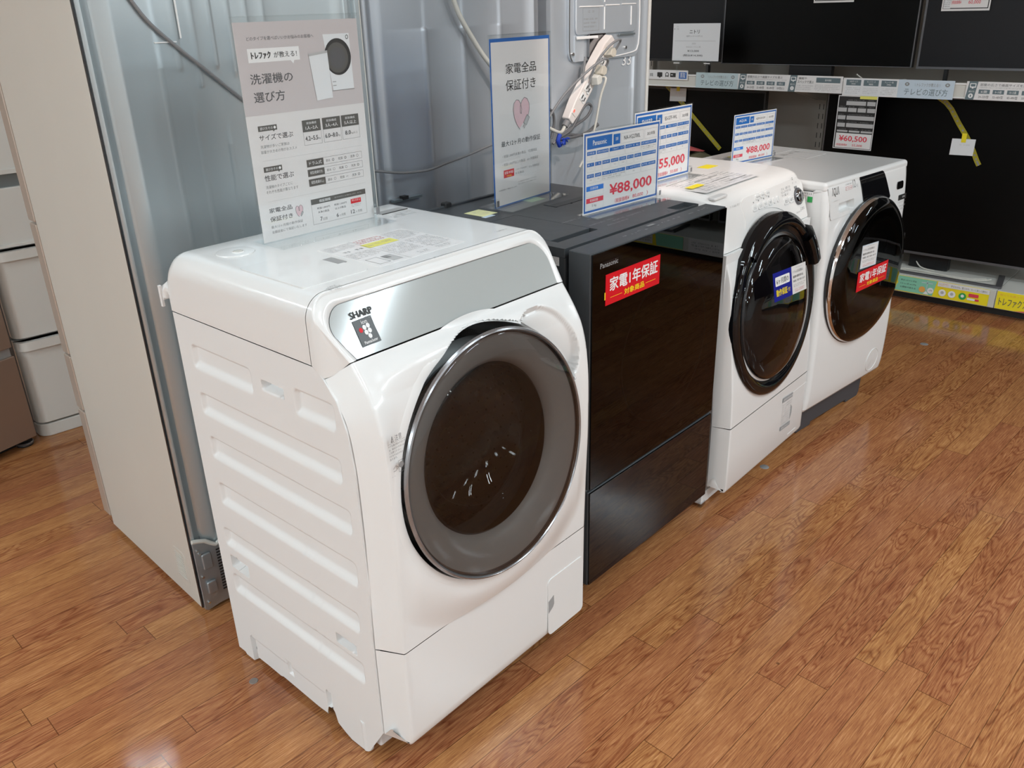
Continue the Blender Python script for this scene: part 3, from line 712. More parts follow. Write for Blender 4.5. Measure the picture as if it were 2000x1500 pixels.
s.fuzz(.1, .06, .9, .3, 'ink', 1, fill=.95); s.fuzz(.1, .38, .9, .9, 'ink_mid', 4); s.build('barcode_label', w2)
# notes stuck on the top
s = Sheet((.134, .468, TZ+.0006), (1, .03, 0), (-.03, 1, 0), .060, .070, 'postit', .0004); s.fuzz(.12, .15, .9, .85, 'shelf_cream', 4); s.build('yellow_note', w2)
s = Sheet((.115, .452, TZ+.0002), (1, .0, 0), (0, 1, 0), .10, .10, 'film', .0002); s.build('clear_film', w2) if False else None
s = Sheet((.128, .452, TZ+.0002), (1, .03, 0), (-.03, 1, 0), .040, .016, 'slate_blue', .0002); s.build('pale_label', w2)
s = Sheet((.350, .480, TZ+.0006), (1, .0, 0), (0, 1, 0), .062, .042, 'green_note', .0004); s.build('green_note', w2)

# ================================================================== WASHER 3 (white, black round door)
w3 = thing('drum_washing_machine', 'white drum washing machine with a wide black door ring, push buttons and a round dial', 'washing machine', (1.34, -.004, 0), .017)
E3 = [(.006, 0), (.002, .0012), (.0, .006), (-.010, .050), (-.011, .058)]
mb = shell([(.016, .062), (.004, .066), (.0, .078), (0, .20), (0, .2925)], 0, .582, E3, 60, 'white_gloss'); mb.build('kick_panel', w3, angle=50)
p3 = catmull([(0, .2955), (.004, .40), (.013, .50), (.025, .62), (.036, .72), (.0415, .760), (.0645, .8365)], 6)
C3 = (.289, .617)
def f3y(z): return -.052+.08*z+.022
mb = shell(p3, 0, .582, E3, 100, 'white_gloss', skip=lambda q: max(math.hypot(p[0]-C3[0], p[2]-C3[1]) for p in q) < .20); mb.build('front_panel', w3, angle=50)
p3t = catmull([(.0650, .8380), (.078, .88), (.0925, .93), (.1015, .958)], 5)+catmull([(.1015, .958), (.108, .972), (.121, .984), (.145, .992), (.19, .997), (.26, 1.0), (.40, 1.0), (.545, 1.0)], 4)[1:]
p3t += [(.553, .997), (.556, .985)]
E3t = [(.030, 0), (.018, .0025), (.008, .008), (.002, .018), (.0, .030), (-.004, .06)]
mb = shell(p3t, 0, .582, E3t, 60, 'white_warm'); mb.build('top_cover', w3, angle=60)
mb = MB(); mb.box(-.006, .588, .12, .552, .05, .945, 'white_plain'); mb.box(.02, .56, .06, .13, .07, .90, 'white_plain') if False else None
mb.box(-.002, .584, .056, .13, .075, .84, 'white_plain') if False else None
mb.build('cabinet', w3, bevel=.01)
mb = MB(); mb.box(-.004, .586, .056, .125, .072, .835, 'white_plain').build('front_frame', w3)
for x, y in ((.035, .10), (.547, .10), (.035, .50), (.547, .50)):
    MB().lathe_z([(.001, 0), (.026, 0), (.028, .004), (.026, .012), (.014, .014), (.014, .06)], (x, y), 'white_plain', 20).build('foot', w3)
mb = MB(); mb.box(-.028, .10, .065, .14, .012, .052, 'white_plain'); mb.box(-.034, -.004, .062, .075, .004, .020, 'film'); mb.build('drain_bracket', w3, bevel=.003)
# sloped control face frame of reference: y = .036+.3(z-.743)
def p3y(z): return .036+.3*(z-.743)
up3 = Vector((0, .3, 1)).normalized()
def sh3(x0, z0, x1, z1, paper='white_warm', off=.0008):
    return Sheet((x0, p3y(z0)-off, z0), (1, 0, 0), up3, x1-x0, (z1-z0)*math.hypot(1, .3), paper, .0003)
mb = MB()
pl = [(.150, .958), (.178, .966), (.545, .968), (.575, .955), (.580, .935), (.580, .842), (.574, .8385), (.50, .8385)]+[(C3[0]+.297*math.cos(t), C3[1]+.297*math.sin(t)) for t in [.93+(2.06-.93)*k/14 for k in range(15)]]+[(.158, .905)]
mb.prism(pl, lambda x, z: (x, p3y(z)+.004, z), lambda x, z: (x, p3y(z)-.0012, z), 'shelf_cream' if False else 'white_warm'); cp3 = mb.build('control_panel', w3, bevel=.0006, recalc=True)
def button(x0, z0, x1, z1, glyph=True):
    P = rrect(x0, x1, z0, z1, .003, 3); mb = MB(); mb.prism(P, lambda x, z: (x, p3y(z)-.001, z), lambda x, z: (x, p3y(z)-.0045, z), 'white_gloss')
    b = mb.build('button', cp3, bevel=.0008, recalc=True)
    if glyph:
        s = sh3(x0+.004, z0+.004, x1-.004, z1-.004, 'white_gloss', .0047); s.v, s.f, s.m = [], [], []; s.fuzz(.0, .1, 1, .9, 'ink_mid', 1, 1, .9, seed=int(x0*500)); s.build('legend', b)
for x0, x1 in ((.212, .240), (.249, .275), (.284, .310), (.319, .343), (.354, .368), (.378, .392)): button(x0, .9195, x1, .9365, x1-x0 > .02)
for x0, x1 in ((.424, .457), (.463, .495)): button(x0, .902, x1, .9205)
for x0, x1 in ((.240, .268), (.274, .302), (.309, .335)): button(x0, .949, x1, .963)
s = sh3(.40, .855, .575, .975, off=.0014); s.v, s.f, s.m = [], [], []
def uv3(x, z): return ((x-.40)/.175, 1-(z-.855)/.12)
for i in range(3):
    for j in range(4 if i < 2 else 3):
        u, v = uv3(.415+j*.019+i*.002, .950-i*.0095); s.fuzz(u, v-.03, u+.07, v+.03, 'ink_mid', 1, 1, .9, seed=i*4+j)
u, v = uv3(.508, .970); s.fuzz(u, v-.03, u+.05, v+.04, 'ink', 1, 1, .9); u, v = uv3(.507, .958); s.fuzz(u, v-.02, u+.04, v+.06, 'ink_light', 1); u, v = uv3(.528, .958); s.fuzz(u, v-.02, u+.04, v+.06, 'ink_light', 1)
u, v = uv3(.514, .941); s.rect(u, v-.03, u+.12, v+.03, 'ink_mid')
u, v = uv3(.50, .864); s.fuzz(u, v-.03, u+.22, v+.03, 'ink_mid', 1); u, v = uv3(.535, .870); s.fuzz(u, v-.04, u+.16, v+.04, 'ink_mid', 1, 1, .9)
s.build('panel_print', cp3)
for x in (.222, .256, .291, .326):
    MB().prism(rrect(x, x+.005, .942, .946, .001, 2), lambda x, z: (x, p3y(z)-.001, z), lambda x, z: (x, p3y(z)-.0018, z), 'ink_mid').build('indicator', cp3)
def dial_ring(prof, m, mb):
    rows = []
    n3 = Vector((0, -1, .3)).normalized(); c = Vector((.531, p3y(.911), .911))
    for r, o_ in prof: rows.append([c+Vector((1, 0, 0))*(r*math.cos(t))+up3*(r*1.0*math.sin(t))+n3*o_ for t in [2*PI*k/40 for k in range(40)]])
    return mb.grid(rows, m, closed=True)
mb = MB(); dial_ring([(.028, .001), (.0275, .006), (.0225, .007)], 'bezel_grey', mb); dial_ring([(.0225, .007), (.021, .012), (.016, .015), (.001, .0155)], 'chrome_dark', mb)
dl3 = mb.build('dial', cp3)
mb = MB(); dial_ring([(.0215, .0095), (.019, .013)], 'ink', mb); mb.build('dial_scale', dl3)
s = sh3(.081, .951, .143, .959, off=.001); s.v, s.f, s.m = [], [], []; s.fuzz(0, .1, 1, .9, 'ink_light', 1, 1, .8)
s.build('model_print', w3)
def w3lathe(prof, m, mb=None, n=96, cx=C3[0], cz=C3[1], arc=None):
    mb = mb or MB(); rows = []
    th = [2*PI*k/n for k in range(n)] if not arc else [arc[0]+(arc[1]-arc[0])*k/n for k in range(n+1)]
    for r, o_ in prof: rows.append([(cx+r*math.cos(t), -.03+.08*(cz+r*math.sin(t))-o_, cz+r*math.sin(t)) for t in th])
    return mb.grid(rows, m, closed=not arc)
door3 = w3lathe([(.288, -.030), (.291, .000), (.289, .006), (.276, .011), (.258, .010), (.250, .003)], 'black_gloss').build('door', w3, angle=60)
w3lathe([(.250, .003), (.244, -.004), (.240, -.006), (.236, -.001)], 'black_plastic').build('door_groove', door3, angle=60)
w3lathe([(.2365, -.006), (.2355, .004), (.2325, .0065), (.2295, .004), (.229, -.001)], 'dark_trim').build('window_rim', door3, angle=70)
w3lathe([(.2295, .003), (.225, .014), (.20, .024), (.15, .034), (.08, .039), (.001, .040)], 'smoke_black3', cz=.607).build('door_glass', door3, angle=80)
w3lathe([(.228, -.002), (.215, -.02), (.205, -.04), (.20, -.05)], 'black_plastic', cz=.607).build('door_inner', door3)
w3lathe([(.20, -.05), (.185, -.09), (.15, -.12), (.08, -.14), (.001, -.145)], 'bowl_glass', cz=.607).build('door_bowl', door3)
# hood over the top right with pull handle
w3lathe([(.249, .006), (.252, .018), (.262, .022), (.276, .018), (.290, .002)], 'black_gloss', arc=(.78, 2.35), n=60).build('door_hood', door3, angle=60)
h3 = w3lathe([(.238, .010), (.243, .030), (.256, .036), (.284, .034), (.300, .022), (.302, -.004)], 'black_gloss', arc=(.34, .79), n=24)
h3.build('door_handle', door3, angle=50)
drum_set(w3, .29, .61, .20, .09, .30, .23)
# stickers on the round glass, tilted as stuck
tl = -.07
X3 = Vector((math.cos(tl), 0, math.sin(tl))); Y3 = Vector((-math.sin(tl)*0+.28*0, .0, 1)); Y3 = (Vector((.26, .04, 1))).normalized()
Y3 = Vector((-X3.z, .05, X3.x)).normalized() if False else Vector((.33, .04, -1)).normalized()*-1
s = Sheet((.112, -.052, .686), Vector((1, 0, -.07)), Vector((-.36, .04, 1)) if False else Vector((-.30, .03, 1)), .128, .098, 'blue_deep', .0006); s.step = .0005
s.rr(.10, .16, .88, .48, .004, 'white_ink'); s.txt('6ヶ月間の', .16, .23, .82, .42, 'ink', 2); s.txt('動作保証', .12, .60, .72, .84, 'yellow_text', 1, bold=.02); s.txt('付', .75, .66, .88, .81, 'yellow_text')
s.build('warranty_sticker', door3, tagkw=dict(label='blue sticker with white and yellow lettering'))
s = Sheet((.112+.1283, -.052, .686-.009), Vector((1, 0, -.07)), Vector((-.30, .03, 1)), .105, .098, 'paper', .0006); s.step = .0005
def notice(s):
    s.fuzz(.30, .06, .75, .10, 'ink_mid', 1); s.txt('ドラム式洗濯機は', .08, .16, .78, .26, 'ink_mid'); s.txt('輸送時 故障を防ぐ為', .08, .34, .78, .43, 'ink_mid', bold=.02); s.txt('慎重に取り扱います', .08, .50, .92, .58, 'ink_grey'); s.fuzz(.08, .64, .92, .76, 'ink_mid', 2)
    s.fuzz(.14, .82, .84, .94, 'red_soft', 2)
notice(s); s.build('notice_sticker', door3, tagkw=dict(label='white printed notice sticker'))
s = Sheet((.386, -.0012, .122), (1, 0, -.05), (-.02, 0, 1), .085, .136, 'film', .0002); s.step = .0004; s.v, s.f, s.m = [], [], []
s.rect(.02, 0, .98, .13, 'seam_grey'); s.rect(.02, .82, .98, .93, 'seam_grey'); s.fuzz(.1, .03, .9, .1, 'white_ink', 1, 2); s.fuzz(.1, .85, .9, .9, 'white_ink', 1, 2); s.fuzz(.05, .17, .95, .78, 'ink_light', 9)
s.build('spec_sticker', w3)
mb = MB()
mb.box(.468, .584, -.0006, -.0001, .2505, .252, 'lip_light'); mb.box(.462, .530, -.0006, 0, .088, .090, 'lip_light'); mb.box(.4665, .468, -.0006, 0, .245, .252, 'lip_light')
mb.prism([(.463, .205), (.474, .195), (.475, .172), (.470, .160), (.463, .150)], lambda x, z: (x, -.0008, z), lambda x, z: (x, -.0001, z), 'seam_grey'); mb.build('filter_flap', w3)
# printed sheet, yellow label and handle dip on the top
TZ3 = 1.0005
s = Sheet((.03, .150, TZ3-.001), (1, .0, 0), (0, 1, -.0), .335, .165, 'paper', .0003)
s.step = .0016
for a, b, c in ((.0, .74, .12), (.30, .78, .35), (.42, .80, .58), (.55, .92, .80)): s.rect(a+.05, c, b, c+.012, 'ink')
s.line([(.05, .95), (.30, .30), (.72, .02)], .0007, 'ink_mid'); s.fuzz(.08, .15, .40, .95, 'ink_light', 8); s.fuzz(.42, .15, .72, .95, 'ink_light', 8, seed=4); s.fuzz(.75, .15, .97, .95, 'ink_light', 8, seed=6); s.rect(.05, .50, .28, .66, 'yellow', 2)
s.build('instruction_sticker', w3)
MB().box(.375, .442, .333, .375, TZ3, TZ3+.0006, 'yellow').build('yellow_label', w3)
mb = MB(); mb.prism(rrect(-.01+.02, .085, .080+.03, .135, .006, 3), lambda x, y: (x, y, .9845), lambda x, y: (x, y, .9925), 'white_warm'); mb.build('drawer_pull', w3, bevel=.002)

# ================================================================== WASHER 4 (far, white, chrome ringed door)
w4 = thing('drum_washing_machine', 'farthest white drum washing machine with a chrome ringed dark door and a black touch panel', 'washing machine', (1.93, .02, 0), -.10)
E4 = [(.022, 0), (.012, .0020), (.004, .008), (.0, .018), (.0, .052)]
p4 = [(.012, .113), (-.004, .117), (-.013, .130)]+catmull([(-.013, .130), (-.019, .17), (-.0225, .25), (-.023, .36), (-.019, .50), (-.0155, .62), (-.0125, .74), (-.009, .82), (-.003, .89), (.002, .925)], 9)[1:]+[(.006, .9365), (.011, .9435)]
C4 = (.300, .597)
mb = shell(p4, 0, .6, E4, 120, 'white_gloss', skip=lambda q: max(math.hypot(p[0]-C4[0], p[2]-C4[1]) for p in q) < .20 or (min(p[0] for p in q) > .020 and max(p[0] for p in q) < .202 and min(p[2] for p in q) > .829 and max(p[2] for p in q) < .932 and max(p[1] for p in q) < .1)); mb.build('front_panel', w4, angle=60)
mb = MB(); mb.box(0, .6, .036, .62, .12, .9155, 'white_plain'); mb.build('cabinet', w4, bevel=.012, seg=4)
mb = MB(); mb.box(-.001, .601, .0035, .622, .9165, .950, 'white_gloss'); mb.build('top_cover', w4, bevel=.013, seg=4)
mb = MB(); P = [(.06, 0), (.165, 0), (.165, .012), (.44, .012), (.44, 0), (.535, 0), (.548, .02), (.556, .115), (.04, .115), (.045, .03)]
mb.prism(P, lambda x, z: (x, .035, z), lambda x, z: (x, .56, z), 'base_dark'); mb.build('base', w4, bevel=.005, recalc=True)
f4 = lambda z: interp([(b, a) for a, b in p4], z)
def sh4(x0, z0, w, h, paper, off=.001): 
    Y = Vector((0, f4(z0+h)-f4(z0), h)); return Sheet((x0, f4(z0)-off, z0), (1, 0, 0), Y, w, Y.length, paper, .0003)
# drawer front
dp = [(.016, .938), (.200, .938), (.206, .932), (.252, .836), (.236, .828), (.205, .815), (.170, .826), (.034, .824), (.028, .830), (.012, .931)]
cen = (.12, .88)
big = [(cen[0]+(a-cen[0])*1.012, cen[1]+(b-cen[1])*1.02) for a, b in dp]
MB().grid([[(x, f4(z)-.0007, z) for x, z in big], [(x, f4(z)-.0007, z) for x, z in [(cen[0]+(a-cen[0])*.97, cen[1]+(b-cen[1])*.96) for a, b in dp]]], 'seam_grey', closed=True).build('drawer_seam', w4)
hx0, hx1, hz0, hz1 = .080, .186, .840, .874
mb = MB(); P = rrect(hx0, hx1, hz0, hz1, .006, 4)
# drawer face with opening: ring strip between outline and opening
def resample(P, n):
    L = [0]
    for i in range(len(P)): a = P[i]; b = P[(i+1) % len(P)]; L.append(L[-1]+math.hypot(b[0]-a[0], b[1]-a[1]))
    out = []
    for k in range(n):
        d = L[-1]*k/n; i = max(j for j in range(len(P)) if L[j] <= d); t = (d-L[i])/max(L[i+1]-L[i], 1e-9); a = P[i]; b = P[(i+1) % len(P)]; out.append((a[0]+(b[0]-a[0])*t, a[1]+(b[1]-a[1])*t))
    return out
def ang_sort(P, c): return sorted(P, key=lambda p: math.atan2(p[1]-c[1], p[0]-c[0]))
c_ = ((hx0+hx1)/2, (hz0+hz1)/2)
def ray_poly(P, c, t):
    best = None
    for i in range(len(P)):
        a = P[i]; b = P[(i+1) % len(P)]; dx, dz = math.cos(t), math.sin(t); ex, ez = b[0]-a[0], b[1]-a[1]; D = dx*ez-dz*ex
        if abs(D) < 1e-12: continue
        s_ = ((a[0]-c[0])*ez-(a[1]-c[1])*ex)/D; q = ((a[0]-c[0])*dz-(a[1]-c[1])*dx)/D
        if s_ > 0 and -1e-9 <= q <= 1+1e-9: best = s_ if best is None else min(best, s_)
    return (c[0]+math.cos(t)*best, c[1]+math.sin(t)*best)
T_ = sorted([2*PI*k/96-PI for k in range(96)]+[math.atan2(p[1]-c_[1], p[0]-c_[0]) for p in dp+P])
ro = [ray_poly(dp, c_, t) for t in T_]; ri = [ray_poly(P, c_, t) for t in T_]
mb.grid([[(x, f4(z)+.001, z) for x, z in ro]]+[[(a[0]+(b[0]-a[0])*q/8, f4(a[1]+(b[1]-a[1])*q/8)-.0020, a[1]+(b[1]-a[1])*q/8) for a, b in zip(ro, ri)] for q in range(9)]+[[(x, f4(z)+.001, z) for x, z in ri], [(x, f4(z)+.024, z*.9+.0857) for x, z in ri]], 'white_gloss', closed=True)
mb.add([(x, f4(z)+.024, z*.9+.0857) for x, z in ri], [tuple(range(len(ri)))], 'white_plain')
dr4 = mb.build('detergent_drawer', w4, angle=30)
s = sh4(.030, .895, .19, .04, 'white_gloss', .0030); s.v, s.f, s.m = [], [], []; s.step = .0005
s.txt('ΛQUΛ', .02, .12, .27, .90, 'ink')
s.fuzz(.05, 1.15, .27, 1.3, 'ink_light', 1); s.fuzz(.50, .12, .72, .26, 'ink_mid', 1, 1, .8); s.rect(.50, .38, .74, .66, 'red_soft'); s.rect(.505, .40, .735, .64, 'white_gloss', 2); s.fuzz(.52, .44, .73, .6, 'red_soft', 1, 3)
s.txt('12', .76, -.05, .86, .62, 'ink_mid'); s.txt('kg', .87, .30, .95, .66, 'ink_light'); s.build('drawer_print', dr4)
# black touch panel
bp_ = [(.224, .940), (.390, .940), (.400, .936), (.456, .838), (.449, .833)]+[(C4[0]+.268*math.cos(t), C4[1]+.268*math.sin(t)) for t in [math.atan2(.225, .147)+(math.atan2(.238, -.030)-math.atan2(.225, .147))*k/10 for k in range(11)]]+[(.262, .845)]
def span(P, z):
    xs = [a[0]+(b[0]-a[0])*(z-a[1])/(b[1]-a[1]) for a, b in zip(P, P[1:]+P[:1]) if (a[1]-z)*(b[1]-z) <= 0 and abs(a[1]-b[1]) > 1e-9]
    return min(xs), max(xs)
mb = MB(); zt, zb = .9399, .8335; hull = [(.224, .940), (.390, .940), (.400, .936), (.456, .838), (.449, .8333), (.262, .8333)]
rows = []
for k in range(17):
    z = zt+(zb-zt)*k/16; a, b = span(hull, z); rows.append([(a, f4(z)+.003, z)]+[(a+(b-a)*j/12, f4(z)-.0036, z) for j in range(13)]+[(b, f4(z)+.003, z)])
mb.grid(rows, 'black_gloss'); mb.grid([[(p[0], f4(zt)+.003, zt+.0005) for p in rows[0]], rows[0]], 'black_gloss'); mb.build('touch_panel', w4, angle=30)
MB().prism(rrect(.508, .560, .853, .881, .009, 5), lambda x, z: (x, f4(z)+.001, z), lambda x, z: (x, f4(z)-.0025, z), 'chrome_dark').build('power_button', w4, bevel=.0008, recalc=True)
s = sh4(.530, .768, .062, .062, 'white_gloss', .001); s.v, s.f, s.m = [], [], []; s.rect(.0, .0, 1, .32, 'ink'); s.fuzz(.5, .08, .8, .24, 'white_ink', 1, 2); s.fuzz(.05, .38, .95, .5, 'ink_light', 1); s.fuzz(.2, .58, .95, .95, 'ink_light', 2); s.build('front_print', w4)
def w4lathe(prof, m, mb=None, n=96, arc=None):
    mb = mb or MB(); rows = []; th = [2*PI*k/n for k in range(n)]
    for r, o_ in prof: rows.append([(C4[0]+r*math.cos(t), -.024-o_, C4[1]+r*math.sin(t)) for t in th])
    return mb.grid(rows, m, closed=True)
door4 = w4lathe([(.258, -.03), (.2655, -.006), (.2665, .004), (.262, .016), (.250, .026)], 'chrome').build('door', w4, angle=80)
w4lathe([(.258, -.02), (.2685, -.004), (.269, .001), (.266, .003)], 'black_plastic').build('door_seal', door4)
w4lathe([(.250, .026), (.235, .034), (.215, .038), (.192, .037), (.180, .032)], 'chrome_dark').build('door_band', door4, angle=80)
w4lathe([(.262, .0165), (.252, .026), (.236, .0355), (.215, .040), (.190, .0405), (.12, .0405), (.001, .0405)], 'smoke_black').build('door_cover', door4, angle=80)
w4lathe([(.180, .032), (.176, .0), (.170, -.05), (.150, -.09), (.10, -.12), (.001, -.13)], 'bowl_glass').build('door_bowl', door4)
MB().prism(rrect(.505, .528, .60, .70, .006, 3), lambda x, z: (x, -.052, z), lambda x, z: (x, -.058, z), 'black_plastic').build('door_handle', door4, bevel=.002)
drum_set(w4, .30, .597, .19, .07, .34, .235)
s = Sheet((.176, -.0662, .636), (1, 0, -.05), (-.03, 0, 1), .118, .084, 'paper', .0006); s.step = .0005; s.frame(0, 0, 1, 1, .003, 'slate_blue'); notice(s); s.build('notice_sticker', door4, tagkw=dict(label='white printed notice sticker'))
tag(red_sticker('warranty_sticker', (.170, -.0668, .553), (1, 0, .0), (-.02, 0, 1), .226, .073, door4), label='red warranty sticker with white and yellow lettering')
# drain filter cover, lower right
c4 = (.492, .190)
mb = MB(); rows = []
for r, o_ in ((.0475, -.001), (.048, .0015), (.0465, .0022), (.045, .0008), (.001, .0008)): rows.append([(c4[0]+r*math.cos(t), f4(c4[1]+r*math.sin(t))-o_, c4[1]+r*math.sin(t)) for t in [2*PI*k/48 for k in range(48)]])
mb.grid(rows, 'white_gloss', closed=True); mb.build('filter_cover', w4)
# side rating label and green tag on the left side
s = Sheet((-.0012, .112, .882), (0, -1, 0), (0, 0, 1), .066, .034, 'paper', .0003); s.fuzz(.05, .08, .9, .28, 'ink_mid', 1, 1, .85); s.fuzz(.05, .36, .65, .92, 'red_soft', 3); s.fuzz(.4, .36, .7, .92, 'ink_mid', 3); s.rect(.72, .45, 1.0, 1.0, 'green', 2); s.build('energy_label', w4)
s = Sheet((.10, .12, .9505), (1, 0, 0), (0, 1, 0), .45, .45, 'white_gloss', .0002); s.v, s.f, s.m = [], [], []
s.frame(.62, .28, .95, .62, .006, 'lip_light'); s.fuzz(.66, .33, .9, .4, 'ink_mid', 1); s.fuzz(.55, .10, .85, .2, 'ink_mid', 2); s.fuzz(.02, .02, .4, .25, 'ink_light', 4); s.rect(.30, .05, .42, .14, 'yellow_soft')
s.build('top_print', w4)

# ================================================================== REFRIGERATORS BEHIND
def relief_back(name, parent, xs_prof, z0, z1, y, m, ribs=(), nz=2):
    """rear sheet: plan profile [(x, depth)] extruded upward, with raised ribs (x, z0, z1, half width, height)"""
    xs = sorted(set([p[0] for p in xs_prof]+[r[0]+k for r in ribs for k in (-r[3]*1.6, -r[3], -r[3]*.5, 0, r[3]*.5, r[3], r[3]*1.6)]))
    zs = sorted(set([z0, z1]+[z for r in ribs for z in (r[1]-r[3], r[1], r[1]+r[3]*1.0, r[2]-r[3], r[2], r[2]+r[3]*.5, r[2]+r[3], r[2]-r[3]*.5) if z0 < z < z1]))
    prof = sorted(xs_prof)
    def d(x, z):
        v = interp(prof, x)
        for rx, ra, rb, w, h in ribs:
            px = abs(x-rx); pz = max(ra-z, z-rb, 0); q = math.hypot(px, pz)
            v -= h*sstep(w*1.6, w*.4, q)
        return v
    mb = MB(); mb.grid([[(x, y+d(x, z), z) for x in xs] for z in zs], m); return mb.build(name, parent, angle=50)
# --- refrigerator 1: champagne sides, back toward the washers
f1 = thing('refrigerator', 'champagne sided refrigerator standing with its bare metal back behind the nearest washing machine', 'refrigerator', (-.014, .842, 0), -.062)
F1D = .612; F1W = .712
mb = MB(); mb.box(0, .004, .006, F1D, .018, 1.83, 'champagne'); mb.box(F1W-.004, F1W, .006, F1D, .018, 1.83, 'champagne'); mb.box(.004, F1W-.004, .03, F1D, .05, 1.83, 'champagne'); mb.build('cabinet', f1, bevel=.002)
MB().box(.0005, .0042, -.0005, .006, .019, 1.83, 'dark_trim').build('edge_trim', f1)
relief_back('back_sheet', f1, [(.0045, .004), (.010, -.001), (.016, -.001), (.022, .007), (.034, .009), (.042, .001), (.064, .002), (.069, -.0015), (.078, .0), (.16, .0), (.30, .006), (.48, .006), (.61, 0), (.642, -.002), (.650, -.012), (.660, -.012), (.668, .004), (.682, .006), (.690, -.004), (.700, -.004), (.708, .006)], .20, 1.83, 0, 'steel_sheet',
            ribs=[(.205, 1.40, 1.9, .006, .0012), (.250, 1.36, 1.9, .006, .0012), (.295, 1.40, 1.9, .006, .0012), (.340, 1.38, 1.9, .006, .0012), (.385, 1.40, 1.9, .006, .0012), (.43, 1.05, 1.9, .006, .0010), (.16, 1.0, 1.40, .006, .0009), (.225, .92, 1.30, .006, .0009), (.30, .95, 1.22, .006, .0008), (.36, .9, 1.35, .006, .0008)])
mb = MB(); mb.box(.155, .205, -.0035, 0, 1.452, 1.4545, 'lip_light'); mb.box(.215, .218, -.0035, 0, 1.46, 1.56, 'lip_light'); mb.build('rear_slot', f1)
# compressor cover at the foot
mb = MB(); mb.prism([(.006, .012), (.014, .004), (.05, .010), (.13, .010), (.69, .010), (.69, .225), (.085, .205), (.066, .200), (.040, .222), (.006, .235)], lambda x, z: (x, -.004, z), lambda x, z: (x, .006, z), 'steel_plate')
cc = mb.build('compressor_cover', f1, bevel=.002, recalc=True)
mb = MB()
for k in range(15):
    mb.box(.066+.0*k, .100, -.0055, -.0038, .048+k*.0092, .0522+k*.0092, 'ink')
mb.build('cooling_slots', cc)
for z0, z1 in ((.055, .095), (.135, .185)): MB().prism(rrect(.022, .050, z0, z1, .006, 3), lambda x, z: (x, -.012, z), lambda x, z: (x, -.003, z), 'steel_plate').build('pressed_pad', cc, bevel=.004, recalc=True)
for x, z in ((.020, .030), (.016, .200), (.020, .188), (.017, .115)): MB().tube([(x, -.004, z), (x, -.009, z)], .0035, 'screw', 10, 1).build('screw', cc)
mb = MB(); mb.tube([(.006, -.006, .233), (.040, -.007, .222), (.066, -.010, .200), (.09, -.008, .212), (.13, -.006, .226)], .006, 'shelf_cream', 8, 2)
for k in range(5): mb.box(.075+k*.008, .079+k*.008, -.017, -.010, .201+k*.004, .214+k*.004, 'shelf_cream')
mb.build('trim_strip', f1)
mb = MB(); mb.prism([(x-.0, y) for x, y in rrect(.048, .128, .065, .170, .02, 4)], lambda y, z: (-.0008, y, z), lambda y, z: (.001, y, z), 'champagne')
for k in range(11): mb.box(-.0016, -.0006, .062, .112, .078+k*.0075, .081+k*.0075, 'beige_panel')
mb.build('side_vent', f1)
mb = MB(); mb.tube([(.120, -.004, .03), (.136, -.03, .02), (.128, -.04, .004)], .006, 'rubber', 8); mb.build('drain_tube', f1)
mb = MB(); mb.box(.01, .05, F1D-.16, F1D-.02, .0, .03, 'rubber'); mb.box(.01, .06, .02, .12, 0, .03, 'rubber'); mb.box(F1W-.06, F1W-.01, .02, .12, 0, .03, 'rubber'); mb.build('base_rail', f1, bevel=.003)
for nm, a, b in (('door', .996, 1.83), ('drawer', .602, .990), ('drawer', .420, .596), ('drawer', .045, .414)):
    mb = MB(); mb.box(-.002, F1W+.002, F1D+.006, F1D+.058, a, b, 'champagne_door'); d_ = mb.build(nm, f1, bevel=.004)
    MB().box(.004, F1W-.004, F1D, F1D+.007, a+.004, b-.004, 'rubber').build('gasket', d_)
# clear tape patch and label on the back
mb = MB(); R_ = random.Random(8)
mb.grid([[(.052+.048*i/10+R_.uniform(-.002, .002), -.006-R_.uniform(0, .005), .905+.062*j/8+R_.uniform(-.002, .002)) for i in range(11)] for j in range(9)], 'clear_pocket'); mb.build('clear_tape', f1, angle=80)
s = Sheet((.118, -.0045, .47), (1, 0, 0), (0, 0, 1), .06, .09, 'paper_cool', .0006); s.fuzz(.05, .06, .95, .92, 'ink_mid', 6); s.build('rear_label', f1)
# --- refrigerator 2
f2 = thing('refrigerator', 'middle refrigerator with its plain grey metal back behind the tall blue framed sign', 'refrigerator', (.752, .872, 0), 0)
F2W = .752
mb = MB(); mb.box(0, F2W, .02, .62, .03, 1.84, 'steel_sheet_b'); mb.build('cabinet', f2, bevel=.006)
relief_back('back_sheet', f2, [(.0, .02), (.004, .004), (.014, -.002), (.026, .002), (.034, .010), (.046, .012), (.058, .004), (.075, .002), (.3, .006), (.5, .006), (.66, .002), (.700, .0), (.708, -.006), (.715, -.006), (.722, .002), (.745, .006), (.752, .02)], .05, 1.84, 0, 'steel_sheet_b',
            ribs=[(.232, .90, 1.445, .010, .0035), (.392, .90, 1.447, .010, .0035), (.556, .90, 1.449, .010, .0035)])
mb = MB(); mb.box(.05, .16, -.018, 0, .985, .992, 'steel_edge'); mb.box(.08, .10, -.024, -.006, .990, 1.0, 'black_soft'); mb.build('rear_foot_bracket', f2)
mb = MB(); mb.box(.02, .08, .06, .16, 0, .03, 'rubber'); mb.box(F2W-.08, F2W-.02, .06, .16, 0, .03, 'rubber'); mb.box(.02, F2W-.02, .5, .58, 0, .03, 'rubber'); mb.build('base_rail', f2)
MB().box(.0, F2W, .622, .68, .05, 1.84, 'fridge_white').build('door', f2, bevel=.006)
